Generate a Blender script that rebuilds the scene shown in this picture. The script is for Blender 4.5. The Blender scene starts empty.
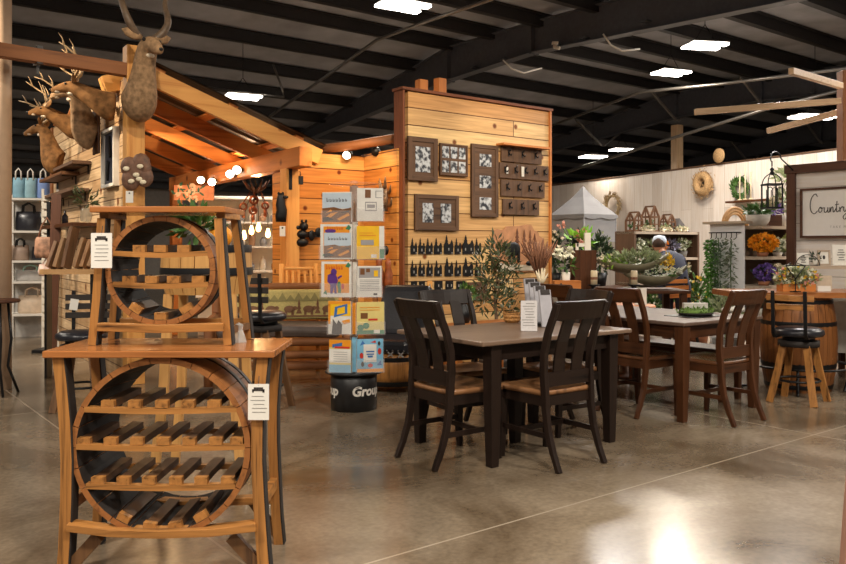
import bpy, bmesh, math, random
from mathutils import Vector, Matrix, Euler
S = bpy.context.scene
COL = S.collection
RND = random.Random(11)
PI = math.pi
# ---------------------------------------------------------------- camera, world, lights, exposure
F, CX, CY, H = 800.0, 423.0, 247.0, 1.33          # focal length in pixels, horizon, eye height
cam = bpy.data.objects.new('camera', bpy.data.cameras.new('camera'))
COL.objects.link(cam)
cam.location = (0, 0, H)
cam.rotation_euler = (PI / 2, 0, 0)
cam.data.lens = F / 846 * 36
cam.data.shift_y = -35 / 846
cam.data.clip_end = 200
S.camera = cam
S.view_settings.view_transform = 'Standard'
S.view_settings.look = 'None'
S.view_settings.gamma = 1
S.view_settings.use_curve_mapping = False
S.view_settings.exposure = 0.0
W = bpy.data.worlds.new('ambient_fill')  # dim even ambient fill added around the room, no window behind it
S.world = W
W.use_nodes = True
W.node_tree.nodes['Background'].inputs[0].default_value = (1, 0.9, 0.8, 1)
W.node_tree.nodes['Background'].inputs[1].default_value = 0.15

def area(name, loc, size, power, col=(1, 0.91, 0.78), rot=(0, 0, 0), sy=None):
    d = bpy.data.lights.new(name, 'AREA')
    d.energy = power; d.color = col; d.size = size
    if sy: d.shape = 'RECTANGLE'; d.size_y = sy
    o = bpy.data.objects.new(name, d); COL.objects.link(o)
    o.location = loc; o.rotation_euler = rot
    return o

def spot(name, loc, target, power, col=(1, 0.66, 0.34), ang=75, r=0.05):
    d = bpy.data.lights.new(name, 'SPOT')
    d.energy = power; d.color = col; d.spot_size = math.radians(ang); d.spot_blend = 0.6; d.shadow_soft_size = r
    o = bpy.data.objects.new(name, d); COL.objects.link(o)
    o.location = loc
    o.rotation_euler = (Vector(target) - Vector(loc)).to_track_quat('-Z', 'Y').to_euler()
    return o

TH = math.radians(37.5)                                        # the store's building grid
U = Vector((math.cos(TH), math.sin(TH), 0)); V = Vector((-math.sin(TH), math.cos(TH), 0))
ROOF_W = (1, 0.91, 0.78)
# high bay lamps of the store that hang beside and behind the photographer
for i, (x, y, p) in enumerate([(-3.6, 1.2, 260), (1.2, 0.6, 290), (4.25, 3.0, 220), (-1.6, -2.5, 150), (8.5, 7.5, 260), (-7.5, 5.5, 170), (3.0, -2.0, 150)]):
    area('high_bay_and_fill_light', (x, y, 4.7), 0.7, p, ROOF_W, (0, 0, TH), 0.4)
# warm track lamps of the log cabin booth
for p, t, e in [((-0.95, 8.1, 2.6), (-0.8, 9.1, 1.2), 30), ((-2.3, 10.3, 2.3), (-2.9, 9.2, 2.9), 45), ((-0.6, 8.3, 2.6), (-1.0, 9.2, 1.6), 30),
                ((-2.0, 9.6, 2.15), (-1.6, 8.9, 2.9), 30)]:
    spot('track_lamp_light', p, t, e, (1, 0.66, 0.36), 110)
# added spots out of view, brightening the picture wall and the trophy wall
for p, t, e in [((0.6, 6.2, 3.6), (0.5, 9.2, 1.9), 260), ((1.9, 7.4, 3.7), (1.3, 9.9, 2.0), 140), ((-4.8, 6.4, 4.0), (-3.7, 9.0, 2.2), 650), ((-1.7, 5.4, 4.2), (-2.7, 7.8, 2.6), 150)]:
    spot('wall_fill_spot', p, t, e, (1, 0.84, 0.62), 60)
area('high_bay_and_fill_light', (-7.0, 9.6, 4.3), .7, 150, ROOF_W, (0, 0, TH), .4)  # fill light added out of view to brighten the left shelving and bags
# added area lights without fixtures, brightening the garden corner and its white wall
for p, e in [((5.2, 11.2, 4.5), 210), ((3.0, 12.5, 4.4), 140), ((6.8, 10.0, 4.3), 150)]:
    area('high_bay_and_fill_light', p, 0.7, e, (1, 0.96, 0.91), (0, 0, TH), 0.4)

# ---------------------------------------------------------------- helpers
def s2l(c):
    c /= 255.0
    return c / 12.92 if c <= 0.04045 else ((c + 0.055) / 1.055) ** 2.4
def rgb(r, g, b): return (s2l(r), s2l(g), s2l(b), 1)
def pix(x, y, Y): return Vector(((x - CX) / F * Y, Y, H - (y - CY) / F * Y))
def gnd(x, y):
    Y = F * H / (y - CY); return Vector(((x - CX) / F * Y, Y, 0))
def hit(px, p0, d):
    """point on the vertical plane through p0 along d that lies behind pixel column px; returns distance along d"""
    k = (px - CX) / F
    return (k * p0[1] - p0[0]) / (d[0] - k * d[1])

class MB:
    def __init__(s): s.v = []; s.f = []; s.mi = []; s.sm = []; s.m = 0
    def add(s, vs, fs, smooth=False):
        n = len(s.v); s.v += [Vector(p) for p in vs]
        for f in fs: s.f.append([i + n for i in f]); s.mi.append(s.m); s.sm.append(smooth)
        return s
    def box(s, c, d, rz=0, rx=0, ry=0, tb=1.0):
        M = Matrix.Translation(c) @ Euler((rx, ry, rz)).to_matrix().to_4x4()
        a, b, h = d[0] / 2, d[1] / 2, d[2] / 2
        vs = [M @ Vector((x * a * (tb if z < 0 else 1), y * b * (tb if z < 0 else 1), z * h)) for z in (-1, 1) for y in (-1, 1) for x in (-1, 1)]
        return s.add(vs, [(0, 2, 3, 1), (4, 5, 7, 6), (0, 1, 5, 4), (2, 6, 7, 3), (0, 4, 6, 2), (1, 3, 7, 5)])
    def rib(s, pts, w, h, wd=(1, 0, 0), smooth=False):
        """rectangular section swept along pts; w along wd, h across; lists allowed"""
        pts = [Vector(p) for p in pts]; wd = Vector(wd).normalized(); n = len(pts); vs = []
        for i, p in enumerate(pts):
            t = (pts[min(i + 1, n - 1)] - pts[max(i - 1, 0)]).normalized()
            nn = t.cross(wd).normalized(); ww = nn.cross(t)
            a = (w[i] if isinstance(w, (list, tuple)) else w) / 2; b = (h[i] if isinstance(h, (list, tuple)) else h) / 2
            vs += [p - ww * a - nn * b, p + ww * a - nn * b, p + ww * a + nn * b, p - ww * a + nn * b]
        fs = [(3, 2, 1, 0), tuple(4 * (n - 1) + k for k in range(4))]
        for i in range(n - 1):
            for k in range(4): fs.append((4 * i + k, 4 * i + (k + 1) % 4, 4 * i + 4 + (k + 1) % 4, 4 * i + 4 + k))
        return s.add(vs, fs, smooth)
    def bar(s, a, b, w, h, wd=None):
        a, b = Vector(a), Vector(b)
        if wd is None:
            t = (b - a).normalized(); wd = t.cross(Vector((0, 0, 1)))
            if wd.length < 0.05: wd = Vector((1, 0, 0))
        return s.rib([a, b], w, h, wd)
    def tube(s, pts, r, n=8, caps=True, sq=1.0):
        pts = [Vector(p) for p in pts]; k = len(pts); vs = []; ref = None
        for i, p in enumerate(pts):
            t = (pts[min(i + 1, k - 1)] - pts[max(i - 1, 0)]).normalized()
            if ref is None: ref = Vector((0, 0, 1)) if abs(t.z) < 0.9 else Vector((1, 0, 0))
            a = t.cross(ref).normalized(); b = a.cross(t).normalized(); ref = b
            rr = r[i] if isinstance(r, (list, tuple)) else r
            for j in range(n):
                q = 2 * PI * j / n; vs.append(p + a * math.cos(q) * rr + b * math.sin(q) * rr * sq)
        fs = [(i * n + j, i * n + (j + 1) % n, (i + 1) * n + (j + 1) % n, (i + 1) * n + j) for i in range(k - 1) for j in range(n)]
        if caps: fs += [tuple(reversed(range(n))), tuple((k - 1) * n + j for j in range(n))]
        return s.add(vs, fs, True)
    def loft(s, rings, n=12, side=(0, 1, 0)):
        """rings: (centre, half width along side, half height across); continuous organic body"""
        pts = [Vector(r[0]) for r in rings]; k = len(pts); vs = []; sd = Vector(side).normalized()
        for i, (p, a, b) in enumerate(rings):
            p = Vector(p); t = (pts[min(i + 1, k - 1)] - pts[max(i - 1, 0)]).normalized()
            up = sd.cross(t).normalized(); lat = t.cross(up)
            for j in range(n):
                q = 2 * PI * j / n; vs.append(p + lat * math.cos(q) * a + up * math.sin(q) * b)
        fs = [(i * n + j, i * n + (j + 1) % n, (i + 1) * n + (j + 1) % n, (i + 1) * n + j) for i in range(k - 1) for j in range(n)]
        fs += [tuple(reversed(range(n))), tuple((k - 1) * n + j for j in range(n))]
        return s.add(vs, fs, True)
    def lathe(s, prof, n=24, c=(0, 0, 0), M=None, smooth=True, cap=True):
        vs = []; c = Vector(c)
        for r, z in prof:
            for j in range(n):
                q = 2 * PI * j / n; p = Vector((r * math.cos(q), r * math.sin(q), z)); vs.append((M @ p if M else p) + c)
        k = len(prof)
        fs = [(i * n + j, i * n + (j + 1) % n, (i + 1) * n + (j + 1) % n, (i + 1) * n + j) for i in range(k - 1) for j in range(n)]
        if cap and prof[0][0] > 1e-4: fs.append(tuple(reversed(range(n))))
        if cap and prof[-1][0] > 1e-4: fs.append(tuple((k - 1) * n + j for j in range(n)))
        return s.add(vs, fs, smooth)
    def ell(s, c, r, n=10, m=7, M=None):
        if not isinstance(r, (list, tuple)): r = (r, r, r)
        c = Vector(c); vs = []
        for i in range(m + 1):
            a = -PI / 2 + PI * i / m
            for j in range(n):
                q = 2 * PI * j / n; p = Vector((r[0] * math.cos(a) * math.cos(q), r[1] * math.cos(a) * math.sin(q), r[2] * math.sin(a)))
                vs.append((M @ p if M else p) + c)
        return s.add(vs, [(i * n + j, i * n + (j + 1) % n, (i + 1) * n + (j + 1) % n, (i + 1) * n + j) for i in range(m) for j in range(n)], True)
    def prism(s, poly, d, M=None):
        """poly in local xz, extruded along y from 0 to d"""
        n = len(poly); vs = [Vector((x, 0, z)) for x, z in poly] + [Vector((x, d, z)) for x, z in poly]
        if M: vs = [M @ p for p in vs]
        fs = [tuple(range(n)), tuple(reversed(range(n, 2 * n)))] + [(i, i + n, (i + 1) % n + n, (i + 1) % n) for i in range(n)]
        return s.add(vs, fs)
    def leaf(s, p, d, L, Wd, tw=None):
        d = Vector(d).normalized(); a = d.cross(tw or Vector((RND.uniform(-1, 1), RND.uniform(-1, 1), RND.uniform(-1, 1))))
        if a.length < 1e-3: a = d.orthogonal()
        a.normalize(); nn = a.cross(d); p = Vector(p)
        return s.add([p, p + d * L * 0.45 + a * Wd / 2 + nn * Wd * 0.2, p + d * L, p + d * L * 0.45 - a * Wd / 2 + nn * Wd * 0.2], [(0, 1, 2), (0, 2, 3)], True)
    def leaves(s, c, r, n, L, Wd, up=0.3, hollow=0.5):
        c = Vector(c)
        if not isinstance(r, (list, tuple)): r = (r, r, r)
        for _ in range(n):
            d = Vector((RND.gauss(0, 1), RND.gauss(0, 1), RND.gauss(0, 1))).normalized(); k = hollow + (1 - hollow) * RND.random()
            p = c + Vector((d.x * r[0], d.y * r[1], d.z * r[2])) * k
            s.leaf(p, d + Vector((RND.uniform(-.6, .6), RND.uniform(-.6, .6), up + RND.uniform(-.5, .5))), L * RND.uniform(.7, 1.3), Wd * RND.uniform(.7, 1.3))
        return s
    def blooms(s, c, r, n, size, hollow=0.75):
        c = Vector(c)
        if not isinstance(r, (list, tuple)): r = (r, r, r)
        for _ in range(n):
            d = Vector((RND.gauss(0, 1), RND.gauss(0, 1), RND.gauss(0, 1))).normalized(); k = hollow + (1 - hollow) * RND.random()
            p = c + Vector((d.x * r[0], d.y * r[1], d.z * r[2])) * k; z = size * RND.uniform(.7, 1.2)
            for q in range(5):
                e = Vector((RND.uniform(-1, 1), RND.uniform(-1, 1), RND.uniform(-1, 1))) + d * 0.9
                s.leaf(p, e, z, z * 0.8)
            s.ell(p, z * 0.3, 5, 3)
        return s
    def build(s, name, mats, parent=None, loc=None, rz=0, bevel=0, sub=0, kind=None):
        me = bpy.data.meshes.new(name); me.from_pydata([tuple(p) for p in s.v], [], s.f)
        if not isinstance(mats, (list, tuple)): mats = [mats]
        for m in mats: me.materials.append(m)
        me.polygons.foreach_set('material_index', s.mi); me.polygons.foreach_set('use_smooth', s.sm)
        bm = bmesh.new(); bm.from_mesh(me); bmesh.ops.recalc_face_normals(bm, faces=bm.faces); bm.to_mesh(me); bm.free()
        o = bpy.data.objects.new(name, me); COL.objects.link(o)
        if parent is not None: o.parent = parent
        if loc is not None: o.location = loc
        o.rotation_euler = (0, 0, rz)
        if bevel:
            b = o.modifiers.new('edge', 'BEVEL'); b.width = bevel; b.segments = 2; b.limit_method = 'ANGLE'; b.angle_limit = math.radians(50)
        if sub:
            b = o.modifiers.new('smooth', 'SUBSURF'); b.levels = sub; b.render_levels = sub
        if kind: o['kind'] = kind
        return o

def thing(name, label, cat, loc=(0, 0, 0), rz=0, group=None):
    o = bpy.data.objects.new(name, None); COL.objects.link(o); o.empty_display_size = 0.1
    o.location = loc; o.rotation_euler = (0, 0, rz); return tag(o, label, cat, group)
def tag(o, label, cat, group=None, kind=None):
    o['label'] = label; o['category'] = cat
    if group: o['group'] = group
    if kind: o['kind'] = kind
    return o
def kids(o): return [c for c in COL.objects if c.parent == o]
def copy_tree(o, parent=None):
    c = o.copy(); COL.objects.link(c)
    if parent: c.parent = parent
    for ch in list(o.children): copy_tree(ch, c)
    return c
def dup(o, loc, rz, label, group=None):
    c = copy_tree(o); c.location = loc; c.rotation_euler = (0, 0, rz); c['label'] = label
    if group: c['group'] = group
    return c
def text_geo(body, size, shear=0.0, offset=0.0):
    cu = bpy.data.curves.new('lettering', 'FONT'); cu.body = body; cu.size = size; cu.shear = shear; cu.offset = offset
    cu.align_x = 'CENTER'; cu.align_y = 'CENTER'; cu.resolution_u = 3
    o = bpy.data.objects.new('lettering', cu); COL.objects.link(o)
    bpy.context.view_layer.update()
    me = bpy.data.meshes.new_from_object(o.evaluated_get(bpy.context.evaluated_depsgraph_get()))
    vs = [v.co.copy() for v in me.vertices]; fs = [tuple(p.vertices) for p in me.polygons]
    bpy.data.objects.remove(o); bpy.data.curves.remove(cu); bpy.data.meshes.remove(me)
    return vs, fs

# ---------------------------------------------------------------- materials
MATS = {}
def nodes(name):
    m = bpy.data.materials.new(name); m.use_nodes = True; nt = m.node_tree
    return m, nt, nt.nodes['Principled BSDF']
def plain(name, col, rough=0.5, metal=0.0, var=0.12, scale=14, bump=0.0, trans=0, emit=None, es=0, alpha=1, spec=0.5):
    if name in MATS: return MATS[name]
    m, nt, b = nodes(name); N = nt.nodes; L = nt.links
    tc = N.new('ShaderNodeTexCoord'); nz = N.new('ShaderNodeTexNoise'); nz.inputs['Scale'].default_value = scale; nz.inputs['Detail'].default_value = 3
    L.new(tc.outputs['Object'], nz.inputs['Vector'])
    cr = N.new('ShaderNodeValToRGB'); cr.color_ramp.elements[0].position = 0.3; cr.color_ramp.elements[1].position = 0.7
    cr.color_ramp.elements[0].color = tuple(c * (1 - var) for c in col[:3]) + (1,); cr.color_ramp.elements[1].color = tuple(min(1, c * (1 + var)) for c in col[:3]) + (1,)
    L.new(nz.outputs['Fac'], cr.inputs['Fac']); L.new(cr.outputs['Color'], b.inputs['Base Color'])
    b.inputs['Roughness'].default_value = rough; b.inputs['Metallic'].default_value = metal; b.inputs['Specular IOR Level'].default_value = spec
    if bump:
        bp = N.new('ShaderNodeBump'); bp.inputs['Strength'].default_value = bump; bp.inputs['Distance'].default_value = 0.01
        L.new(nz.outputs['Fac'], bp.inputs['Height']); L.new(bp.outputs['Normal'], b.inputs['Normal'])
    if trans: b.inputs['Transmission Weight'].default_value = trans
    if emit: b.inputs['Emission Color'].default_value = emit; b.inputs['Emission Strength'].default_value = es
    if alpha < 1: b.inputs['Alpha'].default_value = alpha
    MATS[name] = m; return m
def wood(name, c0, c1, axis='Z', rough=0.45, scale=26, stretch=0.07, knots=0.0, spec=0.4):
    key = name + axis
    if key in MATS: return MATS[key]
    m, nt, b = nodes(key); N = nt.nodes; L = nt.links
    tc = N.new('ShaderNodeTexCoord'); oi = N.new('ShaderNodeObjectInfo'); ad = N.new('ShaderNodeVectorMath'); ad.operation = 'ADD'
    mu = N.new('ShaderNodeMath'); mu.operation = 'MULTIPLY'; mu.inputs[1].default_value = 9.7; L.new(oi.outputs['Random'], mu.inputs[0])
    L.new(tc.outputs['Object'], ad.inputs[0]); L.new(mu.outputs[0], ad.inputs[1])
    mp = N.new('ShaderNodeMapping'); sc = [scale] * 3; sc['XYZ'.index(axis)] = scale * stretch; mp.inputs['Scale'].default_value = sc
    L.new(ad.outputs[0], mp.inputs['Vector'])
    nz = N.new('ShaderNodeTexNoise'); nz.inputs['Scale'].default_value = 1.0; nz.inputs['Detail'].default_value = 5; nz.inputs['Roughness'].default_value = 0.62; nz.inputs['Distortion'].default_value = 0.5
    L.new(mp.outputs['Vector'], nz.inputs['Vector'])
    cr = N.new('ShaderNodeValToRGB'); e = cr.color_ramp.elements
    e[0].position = 0.28; e[0].color = c0; e[1].position = 0.70; e[1].color = c1
    md = e.new(0.44); md.color = tuple(p * .35 + q * .65 for p, q in zip(c0, c1))
    L.new(nz.outputs['Fac'], cr.inputs['Fac']); out = cr.outputs['Color']
    if knots:
        vo = N.new('ShaderNodeTexVoronoi'); vo.inputs['Scale'].default_value = knots; L.new(ad.outputs[0], vo.inputs['Vector'])
        r2 = N.new('ShaderNodeValToRGB'); r2.color_ramp.elements[0].position = 0.05; r2.color_ramp.elements[1].position = 0.11
        r2.color_ramp.elements[0].color = (.22, .1, .04, 1); r2.color_ramp.elements[1].color = (1, 1, 1, 1)
        L.new(vo.outputs['Distance'], r2.inputs['Fac'])
        mx = N.new('ShaderNodeMix'); mx.data_type = 'RGBA'; mx.blend_type = 'MULTIPLY'; mx.inputs[0].default_value = 1
        L.new(out, mx.inputs[6]); L.new(r2.outputs['Color'], mx.inputs[7]); out = mx.outputs[2]
    L.new(out, b.inputs['Base Color'])
    b.inputs['Roughness'].default_value = rough; b.inputs['Specular IOR Level'].default_value = spec
    bp = N.new('ShaderNodeBump'); bp.inputs['Strength'].default_value = 0.12; bp.inputs['Distance'].default_value = 0.004
    L.new(nz.outputs['Fac'], bp.inputs['Height']); L.new(bp.outputs['Normal'], b.inputs['Normal'])
    MATS[key] = m; return m
def planks(name, c0, c1, gap, row=0.16, length=2.2, vertical=False, rough=0.5, knots=1.7, grain=0.35, gapw=0.006):
    """board wall; the board object has local x along the wall, z up"""
    if name in MATS: return MATS[name]
    m, nt, b = nodes(name); N = nt.nodes; L = nt.links
    tc = N.new('ShaderNodeTexCoord'); sp = N.new('ShaderNodeSeparateXYZ'); L.new(tc.outputs['Object'], sp.inputs[0])
    cb = N.new('ShaderNodeCombineXYZ')
    a, z = ('Z', 'X') if vertical else ('X', 'Z')
    L.new(sp.outputs[a], cb.inputs[0]); L.new(sp.outputs[z], cb.inputs[1])
    br = N.new('ShaderNodeTexBrick'); br.inputs['Scale'].default_value = 1; br.inputs['Brick Width'].default_value = length; br.inputs['Row Height'].default_value = row
    br.inputs['Mortar Size'].default_value = gapw; br.inputs['Mortar Smooth'].default_value = 0.2; br.offset = 0.37; br.offset_frequency = 2
    br.inputs['Color1'].default_value = c0; br.inputs['Color2'].default_value = c1; br.inputs['Mortar'].default_value = gap
    L.new(cb.outputs[0], br.inputs['Vector'])
    mp = N.new('ShaderNodeMapping'); mp.inputs['Scale'].default_value = (1.6, 32, 1); L.new(cb.outputs[0], mp.inputs['Vector'])
    nz = N.new('ShaderNodeTexNoise'); nz.inputs['Scale'].default_value = 1; nz.inputs['Detail'].default_value = 4; nz.inputs['Distortion'].default_value = 0.8; L.new(mp.outputs[0], nz.inputs['Vector'])
    cr = N.new('ShaderNodeValToRGB'); cr.color_ramp.elements[0].position = 0.3; cr.color_ramp.elements[1].position = 0.7
    g = 1 - grain; cr.color_ramp.elements[0].color = (g, g * .93, g * .85, 1); cr.color_ramp.elements[1].color = (1, 1, 1, 1)
    L.new(nz.outputs['Fac'], cr.inputs['Fac'])
    mx = N.new('ShaderNodeMix'); mx.data_type = 'RGBA'; mx.blend_type = 'MULTIPLY'; mx.inputs[0].default_value = 1
    L.new(br.outputs['Color'], mx.inputs[6]); L.new(cr.outputs['Color'], mx.inputs[7]); out = mx.outputs[2]
    if knots:
        vo = N.new('ShaderNodeTexVoronoi'); vo.voronoi_dimensions = '2D'; vo.inputs['Scale'].default_value = knots; L.new(cb.outputs[0], vo.inputs['Vector'])
        r2 = N.new('ShaderNodeValToRGB'); r2.color_ramp.elements[0].position = 0.035; r2.color_ramp.elements[1].position = 0.075
        r2.color_ramp.elements[0].color = (.25, .11, .04, 1); r2.color_ramp.elements[1].color = (1, 1, 1, 1)
        L.new(vo.outputs['Distance'], r2.inputs['Fac'])
        m2 = N.new('ShaderNodeMix'); m2.data_type = 'RGBA'; m2.blend_type = 'MULTIPLY'; m2.inputs[0].default_value = 1
        L.new(out, m2.inputs[6]); L.new(r2.outputs['Color'], m2.inputs[7]); out = m2.outputs[2]
    L.new(out, b.inputs['Base Color']); b.inputs['Roughness'].default_value = rough; b.inputs['Specular IOR Level'].default_value = 0.3
    bp = N.new('ShaderNodeBump'); bp.inputs['Strength'].default_value = 0.4; bp.inputs['Distance'].default_value = 0.008; bp.invert = True
    L.new(br.outputs['Fac'], bp.inputs['Height']); L.new(bp.outputs['Normal'], b.inputs['Normal'])
    MATS[name] = m; return m
def glow(name, col, strength):
    if name in MATS: return MATS[name]
    m, nt, b = nodes(name); b.inputs['Base Color'].default_value = col; b.inputs['Emission Color'].default_value = col; b.inputs['Emission Strength'].default_value = strength
    MATS[name] = m; return m

def stave(ax, k=0): return wood('stave_oak', rgb(58, 33, 16), rgb(184, 126, 66), ax, 0.42, 34, 0.05)
def dstave(ax): return wood('weathered_oak', rgb(62, 42, 28), rgb(120, 84, 52), ax, 0.55, 30, 0.06)
def espresso(ax): return wood('espresso_wood', rgb(20, 14, 12), rgb(40, 28, 22), ax, 0.4, 24, 0.05, spec=.25)
def walnut(ax): return wood('walnut_wood', rgb(36, 20, 11), rgb(84, 49, 27), ax, 0.4, 22, 0.06, spec=.3)
def pine(ax): return wood('pine_timber', rgb(196, 122, 52), rgb(232, 172, 96), ax, 0.5, 14, 0.05, 2.6)
def cedar(ax): return wood('cedar_timber', rgb(150, 82, 34), rgb(204, 128, 62), ax, 0.5, 14, 0.05, 2.2)
def log_w(ax): return wood('rough_timber', rgb(96, 56, 30), rgb(146, 92, 52), ax, 0.65, 14, 0.05, 2.0)
def barnwood(ax): return wood('barn_wood', rgb(54, 38, 28), rgb(104, 76, 56), ax, 0.7, 24, 0.06)
M_char = plain('charred_wood', rgb(34, 27, 23), 0.75, var=0.3)
M_black = plain('black_metal', rgb(22, 22, 24), 0.42, 0.3)
M_blkp = plain('black_laminate', rgb(26, 25, 26), 0.4)
M_leather = plain('black_leather', rgb(34, 34, 40), 0.33, var=0.2, scale=60, bump=0.15)
M_white = plain('white_paint', rgb(222, 216, 206), 0.55, var=0.04)
M_paper = plain('white_card', rgb(226, 222, 214), 0.6, var=0.03)
M_ink = plain('dark_ink', rgb(52, 46, 44), 0.6)
M_grey = plain('grey_ink', rgb(150, 146, 142), 0.6)
M_steel = plain('steel', rgb(132, 128, 124), 0.35, 0.8)
M_green = plain('leaf_green', rgb(70, 104, 46), 0.5, var=0.4, scale=40)
M_dgreen = plain('dark_leaf', rgb(42, 62, 38), 0.5, var=0.4, scale=40)
M_sage = plain('sage_leaf', rgb(142, 152, 112), 0.55, var=0.35, scale=40)
M_olive = plain('olive_leaf', rgb(80, 88, 54), 0.5, var=0.45, scale=50)
M_moss = plain('moss', rgb(96, 124, 52), 0.8, var=0.4, scale=60)
M_cream = plain('cream_petals', rgb(228, 216, 190), 0.6, var=0.12, scale=50)
M_orange = plain('orange_petals', rgb(238, 150, 20), 0.55, var=0.25, scale=50)
M_purple = plain('purple_petals', rgb(112, 82, 160), 0.6, var=0.3, scale=50)
M_pink = plain('pink_petals', rgb(214, 150, 132), 0.6, var=0.2, scale=50)
M_yellow = plain('yellow_petals', rgb(226, 188, 50), 0.6, var=0.2, scale=50)
M_dried = plain('dried_stems', rgb(128, 88, 66), 0.8, var=0.3, scale=50)
# ================================================================ large structure
def struct(o, name=None): o['kind'] = 'structure'; return o
def concrete():
    m, nt, b = nodes('polished_concrete'); N = nt.nodes; L = nt.links
    tc = N.new('ShaderNodeTexCoord')
    n1 = N.new('ShaderNodeTexNoise'); n1.inputs['Scale'].default_value = 0.9; n1.inputs['Detail'].default_value = 8; n1.inputs['Roughness'].default_value = 0.62; n1.inputs['Distortion'].default_value = 0.6
    n2 = N.new('ShaderNodeTexNoise'); n2.inputs['Scale'].default_value = 34; n2.inputs['Detail'].default_value = 3
    L.new(tc.outputs['Object'], n1.inputs['Vector']); L.new(tc.outputs['Object'], n2.inputs['Vector'])
    cr = N.new('ShaderNodeValToRGB'); e = cr.color_ramp.elements
    e[0].position = 0.32; e[0].color = rgb(84, 69, 52); e[1].position = 0.66; e[1].color = rgb(142, 127, 108)
    L.new(n1.outputs['Fac'], cr.inputs['Fac'])
    mx = N.new('ShaderNodeMix'); mx.data_type = 'RGBA'; mx.blend_type = 'OVERLAY'; mx.inputs[0].default_value = 0.35
    L.new(cr.outputs['Color'], mx.inputs[6]); L.new(n2.outputs['Fac'], mx.inputs[7])
    sp = N.new('ShaderNodeSeparateXYZ'); L.new(tc.outputs['Object'], sp.inputs[0])
    line = None
    for ax, off in (('X', 1.45), ('Y', 2.81)):                         # saw-cut joints on the building grid
        a = N.new('ShaderNodeMath'); a.operation = 'SUBTRACT'; a.inputs[1].default_value = off - 42; L.new(sp.outputs[ax], a.inputs[0])
        q = N.new('ShaderNodeMath'); q.operation = 'PINGPONG'; q.inputs[1].default_value = 2.1; L.new(a.outputs[0], q.inputs[0])
        t = N.new('ShaderNodeMath'); t.operation = 'LESS_THAN'; t.inputs[1].default_value = 0.006; L.new(q.outputs[0], t.inputs[0])
        if line is None: line = t
        else:
            k = N.new('ShaderNodeMath'); k.operation = 'MAXIMUM'; L.new(line.outputs[0], k.inputs[0]); L.new(t.outputs[0], k.inputs[1]); line = k
    m2 = N.new('ShaderNodeMix'); m2.data_type = 'RGBA'; L.new(line.outputs[0], m2.inputs[0]); L.new(mx.outputs[2], m2.inputs[6]); m2.inputs[7].default_value = rgb(158, 144, 126)
    L.new(m2.outputs[2], b.inputs['Base Color'])
    rr = N.new('ShaderNodeMapRange'); rr.inputs[3].default_value = 0.13; rr.inputs[4].default_value = 0.28; L.new(n1.outputs['Fac'], rr.inputs[0]); L.new(rr.outputs[0], b.inputs['Roughness'])
    b.inputs['Specular IOR Level'].default_value = 0.45
    bp = N.new('ShaderNodeBump'); bp.inputs['Strength'].default_value = 0.05; bp.inputs['Distance'].default_value = 0.004; L.new(n2.outputs['Fac'], bp.inputs['Height']); L.new(bp.outputs['Normal'], b.inputs['Normal'])
    return m
o = MB().add([(-16, -7, 0), (46, -7, 0), (46, 25, 0), (-16, 25, 0)], [(0, 1, 2, 3)]).build('floor', concrete(), rz=TH); struct(o)

def roofz(v): return 5.42 - 0.172 * (v - 12.2) if v > 12.2 else 5.42 - 0.03 * (12.2 - v)
M_deck = plain('roof_insulation', rgb(160, 163, 172), 0.6, var=0.22, scale=1.6)
M_purl = plain('dark_purlin', rgb(38, 36, 38), 0.5)
M_raft = plain('dark_steel_frame', rgb(86, 89, 98), 0.45)
mb = MB()
vv = [-7, 4, 12.2, 18, 25]
P = [(u, v, roofz(v)) for v in vv for u in (-16, 46)]
mb.add(P, [(2 * i, 2 * i + 1, 2 * i + 3, 2 * i + 2) for i in range(4)])
ceiling = struct(mb.build('ceiling', M_deck, rz=TH))
v = -1.3
while v < 24.6:
    z = roofz(v); m = MB()
    m.box((15, v, z - .115), (60, .03, .2)); m.box((15, v + .045, z - .21), (60, .12, .014)); m.box((15, v - .04, z - .022), (60, .1, .012))
    m.build('purlin', M_purl, ceiling); v += 1.22
M_brace = plain('grey_brace', rgb(132, 128, 124), .5)
# tapered steel rafters on the building grid
def rafter(u):
    pr = [(-3, 4.45, 4.93), (5.4, 4.50, 5.10), (9.9, 4.72, 5.24), (12.2, 4.62, 5.26), (15, 4.32, 4.78), (18, 4.04, 4.28), (24.8, 2.9, 3.12)]
    m = MB()
    for (v0, b0, t0), (v1, b1, t1) in zip(pr, pr[1:]):
        m.add([(u - .008, v0, b0), (u - .008, v1, b1), (u - .008, v1, t1), (u - .008, v0, t0), (u + .008, v0, b0), (u + .008, v1, b1), (u + .008, v1, t1), (u + .008, v0, t0)],
              [(0, 1, 2, 3), (7, 6, 5, 4)])
        m.bar((u, v0, b0), (u, v1, b1), .2, .016); m.bar((u, v0, t0), (u, v1, t1), .2, .016)
    for vs in (9.9, 12.2):
        zb, zt = [(b, t) for q, b, t in pr if q == vs][0]
        m.box((u, vs, (zb + zt) / 2), (.2, .05, zt - zb + .06))
    for vs in (7.5, 8.7, 9.3, 10.6, 11.4): m.box((u, vs, 4.72), (.26, .12, .02))
    m.build('rafter', M_raft, ceiling)
    for k, vs in enumerate((2.6, 5.0, 7.4, 9.8, 12.2, 14.6)):
        if u < 12: continue
        MB().bar((u + .05, vs, roofz(vs) - .86), (u + 1.1, vs, roofz(vs) - .24), .05, .05).build('flange_brace', M_brace, ceiling)
        MB().bar((u - .05, vs, roofz(vs) - .86), (u - 1.1, vs, roofz(vs) - .24), .05, .05).build('flange_brace', M_brace, ceiling)
for u in (10.04, 17.5, 25.0, 32.5): rafter(u)
M_farwall = plain('metal_wall_panel', rgb(150, 142, 134), 0.6, var=0.06)
o = MB().box((15, 24.9, 1.75), (62, .15, 3.5)).build('wall_left', M_farwall, rz=TH); struct(o)
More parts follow.
